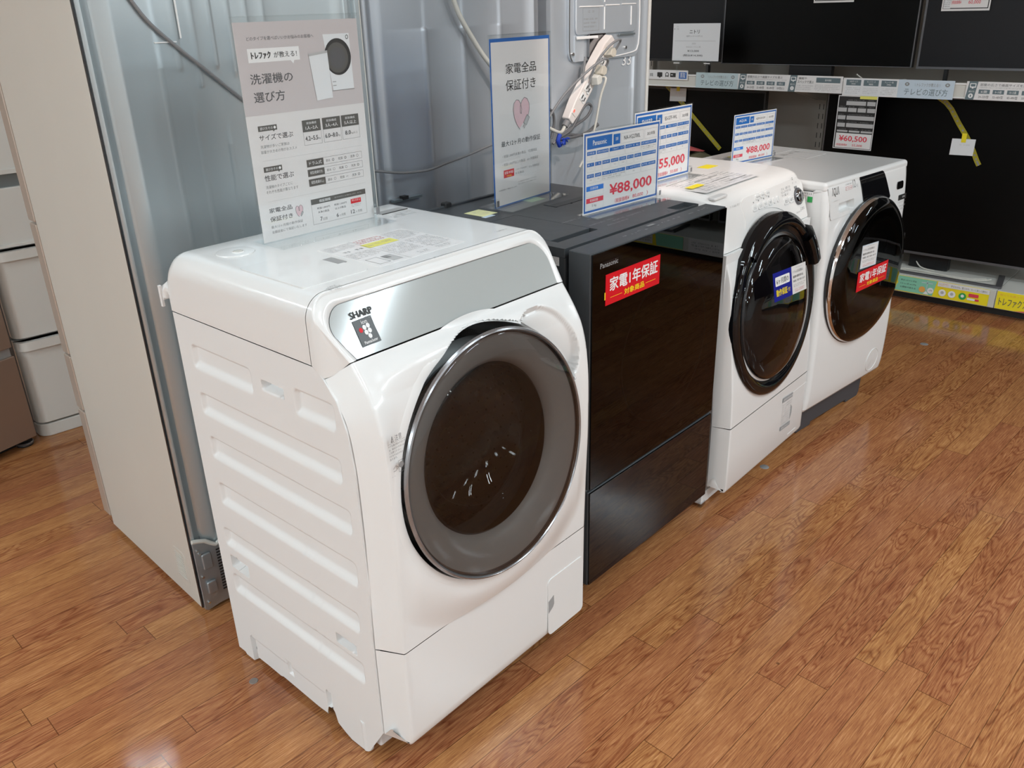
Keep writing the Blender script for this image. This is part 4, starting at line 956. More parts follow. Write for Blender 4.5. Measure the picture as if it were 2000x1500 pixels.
# --- refrigerator 3 with rear electrical cover
f3 = thing('refrigerator', 'right hand refrigerator with a pressed metal cover on its pale grey back', 'refrigerator', (1.585, .90, 0), 0)
F3W = .612
mb = MB(); mb.box(.0, F3W-.006, .012, .60, .03, 1.83, 'steel_sheet_c'); mb.build('cabinet', f3, bevel=.004)
relief_back('back_sheet', f3, [(.0, .012), (.004, .0), (.03, .0), (.04, .003), (.3, .004), (.50, .003), (.51, -.004), (.525, -.004), (.535, .003), (.575, .002), (.585, -.003), (.592, -.003), (.596, .012)], .05, 1.83, 0, 'steel_sheet_c', ribs=[(.50, .95, 1.20, .012, .003)])
MB().box(F3W-.014, F3W, -.006, .61, .05, 1.83, 'fridge_white').build('edge_strip', f3, bevel=.002)
MB().box(.0, F3W, .61, .67, .05, 1.83, 'fridge_white').build('door', f3, bevel=.006)
mb = MB(); mb.box(.02, .08, .06, .16, 0, .03, 'rubber'); mb.box(F3W-.08, F3W-.02, .06, .16, 0, .03, 'rubber'); mb.box(.02, F3W-.02, .5, .58, 0, .03, 'rubber'); mb.build('base_rail', f3)
# outer rounded ridge and pressed cover; x measured from the refrigerator edge
def uline(mb, pts, r, m, y=-.003): mb.tube([(x, y, z) for x, z in pts], r, m, 8, 3)
cv = MB()
cv.prism(rrect(.098, .535, 1.318, 1.90, .032, 6), lambda x, z: (x, -.006, z), lambda x, z: (x, .0035, z), 'steel_sheet_c')
cov = cv.build('electrical_cover', f3, bevel=.002, recalc=True)
cv = MB(); cv.prism(rrect(.128, .500, 1.405, 1.90, .02, 5), lambda x, z: (x, -.014, z), lambda x, z: (x, -.005, z), 'steel_sheet_c'); cv.build('pressed_box', cov, bevel=.006, recalc=True)
cv = MB()
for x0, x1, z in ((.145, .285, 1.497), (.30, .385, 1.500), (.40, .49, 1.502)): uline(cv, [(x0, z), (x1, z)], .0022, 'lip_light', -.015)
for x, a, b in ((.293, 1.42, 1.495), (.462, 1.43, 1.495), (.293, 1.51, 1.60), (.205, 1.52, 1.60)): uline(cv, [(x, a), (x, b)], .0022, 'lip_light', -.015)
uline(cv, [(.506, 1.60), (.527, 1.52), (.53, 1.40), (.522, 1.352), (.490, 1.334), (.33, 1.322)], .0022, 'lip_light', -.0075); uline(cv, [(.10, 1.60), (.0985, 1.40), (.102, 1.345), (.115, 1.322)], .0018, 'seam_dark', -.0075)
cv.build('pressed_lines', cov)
s = Sheet((.165, -.0146, 1.418), (1, 0, 0), (0, 0, 1), .095, .075, 'steel_sheet_c', .0004); s.step = .0004; s.frame(0, 0, 1, 1, .001, 'seam_grey'); s.fuzz(.3, .08, .65, .25, 'seam_grey', 1); s.fuzz(.05, .4, .9, .9, 'seam_grey', 3, fill=.4); s.build('embossed_plate', cov)
MB().prism(rrect(.385, .455, 1.520, 1.60, .02, 5), lambda x, z: (x, -.019, z), lambda x, z: (x, -.014, z), 'amber').build('plug_cap', cov, bevel=.003, recalc=True)
mb = MB(); mb.box(.125, .18, -.010, 0, 1.318, 1.405, 'steel_sheet_c'); mb.box(.20, .30, -.018, -.006, 1.330, 1.408, 'chrome_dark'); mb.box(.128, .25, -.0205, -.014, 1.392, 1.402, 'lip_light'); mb.box(.385, .49, -.018, -.012, 1.395, 1.402, 'steel_edge'); mb.build('lower_bracket', cov, bevel=.002)
for x, z in ((.115, 1.345), (.215, 1.343), (.438, 1.352)): MB().tube([(x, -.006, z), (x, -.013, z)], .006, 'screw', 12, 1).build('screw', cov)
s = Sheet((.43, .0005, 1.288), (1, 0, 0), (0, 0, 1), .058, .036, 'steel_sheet_c', .0001); s.v, s.f, s.m = [], [], []; s.step = .002; s.txt('33', 0, 0, 1, 1, 'lip_light', 1); s.build('chalk_number', f3)
# --- white and copper refrigerators on the far left
f4_ = thing('refrigerator', 'white refrigerator with rounded stacked drawers beyond the champagne one', 'refrigerator', (.135, 2.31, 0), -.10)
def rbar(x0, x1, y0, y1, z0, z1, r, m, n=6):
    """box whose vertical front edges are round"""
    P = [(x0, y1)]+[(x0+r-r*math.cos(t), y0+r-r*math.sin(t)) for t in [PI/2*k/n for k in range(n+1)]]+[(x1-r+r*math.sin(t), y0+r-r*math.cos(t)) for t in [PI/2*k/n for k in range(n+1)]]+[(x1, y1)]
    return MB().prism(P, lambda x, y: (x, y, z0), lambda x, y: (x, y, z1), m)
rbar(0, .60, .03, .62, .0, 1.80, .04, 'seam_grey').build('cabinet', f4_, recalc=True)
rbar(0, .60, .0, .10, .0, .052, .045, 'fridge_white').build('plinth', f4_, bevel=.004, recalc=True)
for nm, a, b in (('drawer', .060, .400), ('drawer', .412, .745), ('drawer', .757, .965), ('door', 1.012, 1.80)):
    d_ = rbar(0, .60, -.005, .06, a, b, .045, 'fridge_white').build(nm, f4_, bevel=.004, recalc=True)
    if nm == 'drawer' and a < .7: rbar(-.003, .603, -.022, .02, b-.034, b, .045, 'fridge_white').build('grip_lip', d_, bevel=.005, recalc=True)
    else: rbar(-.002, .602, -.012, .02, a, a+.016 if nm == 'door' else a+.010, .045, 'fridge_white').build('edge_lip', d_, bevel=.003, recalc=True)
MB().box(.02, .58, .01, .06, .965, 1.012, 'steel_edge').build('handle_recess', f4_)
f5 = thing('refrigerator', 'copper brown refrigerator on black feet at the left edge', 'refrigerator', (.112, 2.275, 0), .24)
MB().box(-.60, 0, .03, .62, .03, 1.80, 'beige_panel').build('cabinet', f5, bevel=.003)
MB().box(-.60, 0, 0, .05, .035, .368, 'copper_front').build('drawer', f5, bevel=.003)
MB().box(-.595, -.005, .012, .05, .368, .402, 'seam_grey').build('grip_recess', f5)
MB().box(-.60, 0, 0, .05, .402, .86, 'copper_front').build('drawer', f5, bevel=.003)
MB().box(-.60, 0, 0, .05, .87, 1.80, 'copper_front').build('door', f5, bevel=.003)
for x in (-.03, -.18): MB().lathe_z([(.001, 0), (.030, 0), (.032, .004), (.028, .014), (.012, .016), (.012, .03)], (x, .045), 'black_soft', 20).lathe_z([(.0335, .008), (.034, .011), (.030, .015)], (x, .045), 'rim_grey', 20).build('foot', f5)
MB().box(-.58, -.05, .06, .6, .0, .03, 'black_soft').build('base', f5)

# --- cords on the refrigerator backs
def cord(name, pts, r, m, label, parent, n=8):
    bpy.context.view_layer.update()
    inv = parent.matrix_world.inverted() if parent.parent is None else (parent.parent.matrix_world @ parent.matrix_basis).inverted()
    o = MB().tube([tuple(inv @ Vector(p)) for p in pts], r, m, n, 5).build(name, parent, angle=60); o['label'] = label; return o
cord('power_cord', [(.093, .829, 1.56), (.13, .826, 1.500), (.18, .824, 1.450), (.255, .822, 1.385), (.327, .822, 1.322), (.42, .820, 1.245), (.52, .82, 1.170), (.62, .818, 1.120), (.70, .82, 1.098), (.78, .826, 1.080), (.84, .832, 1.070), (.94, .846, 1.062), (1.03, .856, 1.070), (1.13, .856, 1.082), (1.24, .852, 1.100), (1.40, .852, 1.11)], .0038, 'cable_grey', 'thin grey cord drooping across the back', f1)
cord('power_cord', [(1.075, .856, 1.56), (1.105, .854, 1.49), (1.149, .85, 1.427), (1.19, .846, 1.375), (1.235, .84, 1.325), (1.29, .842, 1.26), (1.36, .84, 1.18)], .0075, 'cable_white', 'thick pale cord', f2)

# ================================================================== POWER STRIP hanging on the third refrigerator
def P3(px, py, y=.875):
    """point on the hanging plane given by refrigerator 3 coordinates"""
    return Vector((px, y, py))
A = Vector((1.880, .868, 1.385)); B = Vector((1.628, .868, 1.120)); ax = (B-A).normalized(); side = Vector((-ax.z, 0, ax.x)); Lp = (B-A).length; out = Vector((0, -1, 0))
rotq = Matrix((side, ax, out)).transposed().to_4x4(); rotq.translation = A
ps = thing('power_strip', 'white power strip with six sockets hanging slantwise on the right refrigerator back', 'power strip')
ps.matrix_world = rotq
# local frame: x across, y down the strip, z outward
mb = MB(); mb.prism([(-.018, -.01), (.018, -.01), (.032, .035), (.034, .09), (.032, Lp-.08), (.020, Lp-.01), (-.020, Lp-.01), (-.032, Lp-.08), (-.034, .09), (-.032, .035)], lambda x, y: (x, y, -.012), lambda x, y: (x*.82, y, .020), 'strip_white')
bd_ = mb.build('housing', ps, bevel=.005, recalc=True, seg=3)
MB().box(-.030, .030, .02, Lp-.05, -.018, -.010, 'film').build('rear_tape', ps) if False else None
for k in range(6):
    y = .055+k*.040
    mb = MB(); mb.prism(rrect(-.016, .016, y-.015, y+.015, .004, 3), lambda x, y: (x, y, .018), lambda x, y: (x, y, .0225), 'white_gloss'); so = mb.build('socket', ps, bevel=.001, recalc=True)
    MB().box(-.010, -.0055, y-.008, y+.008, .0225, .0232, 'ink').box(.0055, .010, y-.008, y+.008, .0225, .0232, 'ink').box(-.002, .003, y+.009, y+.013, .0225, .0232, 'ink').build('slots', so) if k in (1, 3, 4, 5) else None
MB().box(-.016, -.008, Lp-.052, Lp-.040, .016, .0235, 'led_red').box(-.017, .010, Lp-.056, Lp-.034, .015, .0222, 'strip_white').build('switch', ps, bevel=.002)
MB().tube([(0, Lp-.02, .004), (0, Lp+.012, .004)], .012, 'cable_grey', 14, 1).build('strain_relief', ps)
def plug(k, m, label, ang):
    y = .055+k*.040; c = rotq @ Vector((0, y, .032)); t = thing('plug', label, 'plug', (0, 0, 0)); 
    t.matrix_world = rotq @ Matrix.Translation((0, y, .0228)) @ Matrix.Rotation(ang, 4, 'Z')
    MB().prism([(-.013, -.014), (.013, -.014), (.016, .004), (.008, .016), (-.008, .016), (-.016, .004)], lambda x, y: (x*1.2, y*1.2, .0), lambda x, y: (x*1.05, y*1.05, .030), m).build('plug_body', t, bevel=.003, recalc=True)
    return t, t.matrix_world @ Vector((0, .018, .014))
for k, m, lb, ang, tail, cm, cl in (
    (0, 'plug_beige', 'topmost beige plug in the white power strip', -2.0, [(1.86, .80, 1.385), (1.80, .80, 1.372), (1.755, .83, 1.31), (1.73, .85, 1.22), (1.70, .86, 1.14), (1.64, .858, 1.085)], 'cable_grey', 'grey cord'),
    (2, 'plug_beige', 'middle beige plug in the white power strip', -2.1, [(1.80, .81, 1.32), (1.75, .80, 1.325), (1.69, .82, 1.29), (1.60, .85, 1.22), (1.50, .85, 1.14)], 'cable_grey', 'grey cord'),
    (3, 'shelf_cream', 'lowest cream plug in the white power strip', -2.6, [(1.775, .80, 1.262), (1.765, .815, 1.20), (1.755, .83, 1.10), (1.73, .84, 1.02), (1.69, .85, .96)], 'cable_white', 'cream cord')):
    t, e = plug(k, m, lb, ang); cord('power_cord', [tuple(e)]+tail, .0042, cm, cl, t)
cord('power_cord', [(1.735, .862, 1.335), (1.715, .86, 1.25), (1.69, .858, 1.18), (1.66, .858, 1.13), (1.60, .86, 1.085), (1.55, .862, 1.06)], .0045, 'cable_grey', 'grey cord', f3)
e = rotq @ Vector((0, Lp+.01, .004))
cord('power_cord', [tuple(e), (1.60, .862, 1.095), (1.565, .856, 1.10), (1.52, .86, 1.12)], .0062, 'cable_white', 'pale main cord', ps)
cord('power_cord', [(1.59, .86, 1.085), (1.66, .85, 1.11), (1.725, .845, 1.135), (1.752, .845, 1.165), (1.725, .845, 1.178), (1.69, .85, 1.15), (1.64, .85, 1.10), (1.575, .86, 1.075)], .0048, 'cable_dark', 'dark looped cord', f3)
cord('power_cord', [(1.50, .862, 1.19), (1.545, .86, 1.17), (1.555, .86, 1.13), (1.54, .86, 1.08)], .0048, 'cable_dark', 'dark cord curl', f3)
o_ = MB().tube([(1.575-1.585, -.040, 1.070), (1.66-1.585, -.048, 1.072), (1.73-1.585, -.05, 1.078), (1.795-1.585, -.05, 1.100)], lambda t: .0055+.003*max(0, t-.75)*4, 'cable_dark', 10, 4).tube([(-.01, -.043, 1.080), (.055, -.045, 1.082), (.135, -.048, 1.068)], .0042, 'cable_dark', 8, 4).build('cord_connector', f3); o_['label'] = 'dark cord end with a bent connector'
mb = MB(); R_ = random.Random(2)
for k in range(9):
    a = R_.uniform(0, 2*PI); p = Vector((1.585, .848, 1.068)); q = p+Vector((math.cos(a)*.019, -.01+R_.uniform(-.01, .01), math.sin(a)*.016)); mb.tube([p, (p+q)/2+Vector((0, -.006, .006)), q], .0028, 'tie_blue', 6, 3)
mb.tube([(1.575, .85, 1.05), (1.565, .85, 1.07), (1.575, .85, 1.09)], .008, 'tie_blue', 8, 3)
tag(mb.build('cable_tie'), 'blue vinyl tie knotted round the bundled cords', 'cable tie')

# ================================================================== SIGNS ON THE WASHERS
def heart(s, u0, v0, u1, v1, w, l=1):
    def H(u, v): return (u0+(u1-u0)*u, v0+(v1-v0)*v)
    out = [(.50, .46), (.52, .30), (.50, .12), (.44, .16), (.43, .34), (.47, .44), (.50, .46)]
    body = [(.38, .97), (.22, .82), (.08, .58), (.03, .34), (.08, .14), (.22, .04), (.36, .06), (.47, .20), (.56, .08), (.70, .0), (.86, .05), (.97, .20), (.99, .38), (.93, .56), (.80, .68), (.62, .80)]
    s.poly([H(*p) for p in body], 'pink', l)
    for k in range(9):
        a = .10+.09*k; s.line([H(a, .12+.0*k if k < 8 else .2), H(max(a-.30, .07), .12+.62*min(1, .5+.06*k))], w*.35, 'paper_poster', l+1)
    s.line([H(*p) for p in [(.40, 1.0), (.22, .82), (.08, .58), (.03, .34), (.08, .14), (.22, .04), (.36, .06), (.47, .18), (.53, .36), (.50, .50), (.44, .46), (.45, .26), (.54, .10), (.70, .0), (.86, .05), (.97, .20), (.99, .38), (.93, .56), (.86, .62)]], w, 'ink_mid', l+2)
    s.poly([H(*p) for p in [(.62, .80), (.84, .56), (.98, .66), (.78, .90)]], 'ink_light', l+2); s.line([H(*p) for p in [(.62, .80), (.84, .56), (.98, .66), (.78, .90), (.62, .80)]], w, 'ink_mid', l+3)
    s.line([H(.66, .86), H(.58, .94)], w*1.5, 'ink_mid', l+3); s.line([H(.72, .90), H(.64, .99)], w*1.5, 'ink_mid', l+3)
def acrylic_stand(name, label, loc, yaw, w, h, foot_f, foot_b, clip='right'):
    t = thing(name, label, 'sign', loc, yaw)
    MB().box(-.004, w+.004, .0012, .0028, 0, h+.012, 'clear_pocket').box(-.004, w+.004, -.0040, -.0026, 0, h+.012, 'clear_pocket').box(-.004, w+.004, -.0026, .0012, h+.009, h+.012, 'acrylic').build('pocket', t)
    MB().box(-.004, w+.004, -foot_f, foot_b, 0, .0026, 'acrylic').build('foot', t, bevel=.0008)
    cx = w-.002 if clip == 'right' else -.004
    MB().box(cx-.004, cx+.012, -.012, .006, .006, .030, 'acrylic').box(cx-.001, cx+.009, -.0135, -.012, .009, .026, 'rim_grey').build('clip', t, bevel=.001)
    return t
t = acrylic_stand('display_sign', 'tall guide poster in a clear acrylic stand on the nearest washing machine', (.133, .5, ZT+.0035), 0, .302, .431, .075, .035)
s = Sheet((0, -.0006, .002), (1, 0, 0), (0, 0, 1), .302, .430, 'paper_poster', .0008); s.step = .00022
s.rect(0, 0, 1, .403, 'poster_grey')
s.txt('どのタイプを選べばいいかお悩みのお客様へ', .086, .061, .612, .078, 'ink_grey', 2)
s.poly([(.080, .112), (.482, .112), (.482, .172), (.435, .172), (.424, .187), (.405, .172), (.080, .172)], 'white_ink', 2)
s.txt('トレファク', .106, .127, .252, .157, 'ink', 3, bold=.045); s.txt('が教える！', .278, .130, .46, .156, 'ink_grey', 3, bold=.01)
s.txt('洗濯機の', .075, .221, .405, .266, 'ink_grey', 2, bold=.012); s.txt('選び方', .083, .300, .325, .347, 'ink_grey', 2, bold=.012)
# pictured washing machine and slim appliance
s.poly([(.690, .066), (.918, .066), (.922, .325), (.735, .328)], 'paper_cool', 2); s.circ(.803, .172, .0350, 'ink', 3, 36, 1.05); s.circ(.797, .176, .029, 'box_grey', 4, 36, 1.05); s.circ(.797, .178, .021, 'ink_grey', 5, 30, 1.05); s.ring(.897, .083, .0036, .001, 'ink', 4, rz=1.2)
s.rect(.735, .285, .765, .288, 'ink_mid', 4); s.rect(.735, .303, .765, .306, 'ink_mid', 4); s.rect(.72, .327, .925, .330, 'ink_mid', 3)
s.poly([(.552, .150), (.712, .139), (.722, .360), (.583, .366)], 'paper_cool', 6); s.poly([(.552, .150), (.712, .139), (.713, .150), (.553, .161)], 'ink_light', 7)
def tagbox(s, u0, v0, u1, v1, text, l=1):
    s.poly([(u0, v0), (u1, v0), (u1, v1), (u1-.02, v1), (u1-.028, v1+.007), (u1-.036, v1), (u0, v1)], 'box_grey', l); s.txt(text, u0+.014, v0+.006, u1-.034, v1-.006, 'white_ink', l+1); s.circ(u1-.018, (v0+v1)/2, .0028, 'white_ink', l+1)
tagbox(s, .079, .451, .228, .476, '選び方その'); s.txt('サイズで選ぶ', .079, .492, .350, .519, 'ink_grey', 1, bold=.01)
s.txt('洗濯物が多いご家族は', .079, .539, .311, .554, 'ink_mid'); s.txt('容量が大きめの物がおススメ', .077, .564, .368, .579, 'ink_mid')
for u0, u1, a, b in ((.434, .589, '1人~2人', '4.2~5.5'), (.606, .765, '3人~4人', '6.0~8.0'), (.775, .934, '5人以上', '8.0')):
    s.frame(u0, .451, u1, .570, .0006, 'ink_mid'); s.rect(u0, .451, u1, .507, 'box_grey', 2); s.txt('家族構成', u0+.035, .460, u1-.035, .472, 'white_ink', 3); s.txt(a, u0+.025, .479, u1-.025, .497, 'white_ink', 3, bold=.012)
    if b == '8.0': s.txt(b, u0+.025, .528, u0+.075, .548, 'ink_grey', 2, bold=.02); s.txt('kg以上', u0+.08, .536, u1-.02, .549, 'ink_mid', 2)
    else: s.txt(b, u0+.014, .528, u1-.034, .549, 'ink_grey', 2, bold=.02); s.txt('kg', u1-.03, .538, u1-.012, .550, 'ink_mid', 2)
s.rect(.077, .612, .945, .6128, 'ink_light')
tagbox(s, .079, .641, .226, .666, '選び方その'); s.txt('性能で選ぶ', .077, .680, .315, .708, 'ink_grey', 1, bold=.01)
s.txt('洗濯機のタイプごとに', .077, .729, .295, .744, 'ink_mid'); s.txt('それぞれ性能が異なります', .074, .753, .338, .769, 'ink_mid')
for v0, v1, a, marks in ((.641, .677, 'ドラム式', '◎◎○'), (.689, .724, '縦型(乾燥付き)', '○○◎'), (.737, .773, '縦型(乾燥なし)', '○ー◎')):
    s.frame(.433, v0, .932, v1, .0006, 'ink_mid'); s.rect(.433, v0, .579, v1, 'box_grey', 2); s.txt(a, .452, v0+.009, .562, v1-.009, 'white_ink', 3)
    for k, (w_, mk) in enumerate(zip(('節水', '乾燥', '洗浄'), marks)): s.txt(w_, .600+k*.112, v0+.011, .640+k*.112, v1-.011, 'ink_mid', 2); s.txt(mk, .655+k*.112, v0+.011+(.006 if mk == 'ー' else 0), .675+k*.112, v1-.011-(.006 if mk == 'ー' else 0), 'ink_mid', 2)
s.rect(.077, .806, .945, .8068, 'ink_light')
s.txt('家電全品', .076, .839, .265, .862, 'ink_grey', 1, bold=.01); s.txt('保証付き', .074, .881, .262, .905, 'ink_grey', 1, bold=.01); heart(s, .288, .851, .354, .909, .0007)
s.txt('最大12ヶ月間の動作保証', .074, .924, .341, .938, 'ink_mid'); s.txt('全額返金にて保証いたします', .074, .949, .371, .963, 'ink_mid')
s.frame(.428, .838, .932, .967, .0006, 'ink_mid'); s.rect(.428, .838, .932, .865, 'box_grey', 2); s.txt('保証期間', .500, .845, .600, .859, 'white_ink', 3, bold=.01); s.fuzz(.64, .846, .89, .857, 'ink_light', 1, 3)
s.txt('税抜1,000円', .475, .883, .590, .894, 'ink_grey'); s.txt('未満の製品', .480, .903, .580, .914, 'ink_grey'); s.txt('税抜1,000円', .630, .883, .745, .894, 'ink_grey'); s.txt('以上の製品', .635, .903, .735, .914, 'ink_grey')
s.rect(.785, .878, .882, .902, 'red', 2); s.fuzz(.795, .881, .872, .892, 'white_ink', 1, 3, .9); s.fuzz(.79, .905, .88, .922, 'ink_mid', 2)
s.txt('7', .493, .934, .513, .954, 'ink_grey', 1, bold=.01); s.txt('日間', .518, .941, .556, .954, 'ink_mid'); s.txt('6', .642, .934, .662, .954, 'ink_grey', 1, bold=.01); s.txt('ヶ月間', .668, .941, .725, .954, 'ink_mid'); s.txt('12', .778, .934, .815, .954, 'ink_grey', 1, bold=.01); s.txt('ヶ月間', .822, .941, .884, .954, 'ink_mid')
s.build('poster', t)

t = acrylic_stand('display_sign', 'tall blue framed warranty sign with a pink heart on the charcoal washing machine', (.885, .531, TZ+.0005), .078, .270, .437, .065, .055, 'left')
s = Sheet((0, -.0006, .003), (1, 0, 0), (0, 0, 1), .270, .436, 'blue_edge', .0008); s.step = .00025
s.rect(.018, .020, .982, .993, 'paper_poster')
s.txt('家電全品', .245, .145, .755, .205, 'ink', 2, bold=.004); s.txt('保証付き', .238, .240, .745, .304, 'ink', 2, bold=.004); heart(s, .34, .355, .63, .545, .0016, 2)
s.txt('最大12ヶ月の動作保証', .14, .598, .815, .632, 'ink_grey', 2, bold=.01)
s.txt('・税抜1,000円未満の製品：7日間保証', .15, .682, .752, .701, 'ink_mid', 2); s.txt('・税抜1,000円以上の製品：6ヶ月間保証', .145, .733, .772, .752, 'ink_mid', 2)
s.rect(.163, .777, .34, .825, 'red', 2); s.txt('家電1年保証', .18, .786, .325, .803, 'white_ink', 3); s.txt('対象商品', .21, .810, .295, .820, 'yellow_text', 3)
s.txt('このマークのPOPが', .36, .783, .56, .795, 'ink_mid', 2); s.txt('ある製品', .36, .806, .51, .820, 'ink_mid', 2); s.txt('：12ヶ月間保証', .57, .785, .79, .800, 'ink_mid', 2)
s.txt('※一部対象外の製品がございます。', .41, .866, .74, .874, 'ink_mid', 2); s.txt('詳しくはスタッフまでご確認ください。', .41, .882, .745, .890, 'ink_mid', 2); s.txt('※全額返金にて保証いたします。', .075, .892, .39, .901, 'ink_grey', 2)
s.build('poster', t)

def price_card(name, label, loc, yaw, w, h, maker, model, year, price, tax, seed=1, lab_kg='8kg', red_l=True):
    t = thing(name, label, 'price card', loc, yaw)
    MB().box(-.001, w+.001, .0010, .0022, 0, h+.004, 'clear_pocket').box(-.001, w+.001, -.0038, -.0028, 0, h+.004, 'clear_pocket').build('pocket', t)
    MB().box(-.001, w+.001, -.052, .020, 0, .0022, 'acrylic').build('foot', t, bevel=.0006)
    MB().box(w-.006, w+.006, -.010, .004, .004, .024, 'acrylic').box(w-.004, w+.004, -.0112, -.010, .007, .020, 'rim_grey').build('clip', t)
    s = Sheet((0, -.0006, .0025), (1, 0, 0), (0, 0, 1), w, h-.003, 'paper', .0008); s.step = .00025
    s.frame(.010, .016, .990, .984, h*.026, 'blue_edge'); 
    s.rect(.045, .065, .355, .205, 'blue'); s.txt(maker, .115, .105, .285, .165, 'white_ink', 2, bold=.01)
    s.rect(.372, .075, .460, .200, 'blue'); s.txt('型番', .400, .115, .434, .155, 'white_ink', 2)
    s.frame(.470, .080, .770, .205, .0007, 'ink_light'); s.txt(model, .510, .115, .725, .165, 'ink_grey', 2); s.frame(.785, .080, .965, .205, .0007, 'ink_light'); s.txt(year, .82, .120, .93, .165, 'ink_grey', 2)
    R = random.Random(seed)
    for v, hh, cells in ((.232, .115, [.045, .165, .325, .530, .742, .965]), (.370, .112, [.045, .145, .235, .345, .452, .555, .655, .760, .965]), (.508, .112, [.045, .145, .235, .545, .755, .965])):
        for k, (a, b) in enumerate(zip(cells, cells[1:])):
            s.rect(a, v, b-.012, v+.044, 'blue'); s.fuzz(a+.01, v+.010, b-.022, v+.034, 'paper_cool', 1, 2, .8, seed=seed+k); s.frame(a, v+.044, b-.012, v+hh, .0005, 'ink_light')
            if R.random() < .5: s.fuzz((a+b)/2-.015, v+.060, (a+b)/2+.012, v+.085, 'ink_mid', 1)
    s.fuzz(.742, .288, .950, .335, 'ink_mid', 2); s.fuzz(.238, .558, .53, .612, 'ink_mid', 2)
    s.rect(.040, .655, .255, .715, 'blue_bright'); s.txt('洗濯容量', .085, .668, .185, .702, 'white_ink', 2); s.frame(.040, .715, .255, .790, .0005, 'ink_light'); 
    s.rect(.040, .805, .255, .865, 'red_text'); s.txt('乾燥容量', .085, .818, .185, .852, 'white_ink', 2); s.frame(.040, .865, .255, .945, .0005, 'ink_light'); s.txt(lab_kg, .11, .885, .165, .925, 'ink_mid', 2)
    s.txt(price, .335, .690, .905, .845, 'red_text', 2, bold=.028); s.txt('（税抜価格¥', .405, .885, .60, .945, 'red_text', 2); s.txt(tax, .645, .890, .79, .942, 'red_text', 2); s.txt('）', .84, .885, .86, .945, 'red_text', 2)
    s.build('card', t); return t
t = price_card('price_card', 'blue bordered price card on the charcoal washing machine reading 88,000', (.957, .281, TZ+.001), -.072, .324, .214, 'Panasonic', 'NA-VG2700L', '2023年製', '¥88,000', '80,000', 1, '5 kg')
price_card('price_card', 'blue bordered price card reading 55,000 on the third washing machine', (1.297, .353, 1.0015), -.035, .298, .214, 'SHARP', 'ES-S7F-WL', '2021年製', '¥55,000', '50,000', 5)
price_card('price_card', 'blue bordered price card reading 88,000 on the farthest washing machine', (2.051, .434, .951), -.15, .256, .178, 'AQUA', 'AQW-DX12M', '2021年製', '¥88,000', '80,000', 9)

# ================================================================== TELEVISION SHELVING
GX = 3.8; DECK = .142; SH = 1.052
def bay(y0, y1, label):
    t = thing('display_shelving', label, 'shelving', (GX, y0, 0), 0, 'shelving bays along the television aisle'); w = y1-y0
    MB().box(.0, .52, .001, w-.001, .10, DECK, 'shelf_cream').box(-.004, .0, .001, w-.001, .050, .136, 'shelf_cream').build('base_deck', t, bevel=.002)
    MB().box(.06, .08, 0, w, 0, .10, 'shelf_dark').build('kick_plate', t)
    MB().box(.50, .52, 0, w, DECK, 2.2, 'beige_panel').build('back_panel', t)
    for y in (.012, w-.012):
        u = MB().box(.470, .500, y-.012, y+.012, 0, 2.2, 'beige_panel'); 
        for k in range(36): u.box(.4695, .4705, y-.002, y+.002, .2+k*.054, .23+k*.054, 'ink')
        u.build('upright', t)
    MB().box(.03, .50, .001, w-.001, SH, SH+.022, 'shelf_cream').box(.0, .03, .001, w-.001, SH-.010, SH+.060, 'shelf_cream').box(-.004, .0, .001, w-.001, SH-.010, SH-.004, 'lip_light').box(-.004, .0, .001, w-.001, SH+.052, SH+.060, 'lip_light').build('shelf_board', t, bevel=.0015)
    for y in (.014, w-.020): MB().prism([(.03, SH+.0), (.48, SH+.0), (.48, SH-.10), (.40, SH-.09), (.10, SH-.02)], lambda x, z: (x, y, z), lambda x, z: (x, y+.004, z), 'shelf_cream').build('shelf_bracket', t, recalc=True)
    return t
BAYS = [(1.035, 2.235, 'shelving bay behind the two blue bordered price cards'), (-.165, 1.035, 'television shelving bay right of the farthest washing machine'), (-1.365, -.165, 'television shelving bay at the right edge beside the yellow strip'), (-2.565, -1.365, 'television shelving bay outside the picture'), (2.235, 3.435, 'television shelving bay hidden behind the refrigerators')]
for a, b, l in BAYS[:4]: bay(a, b, l)
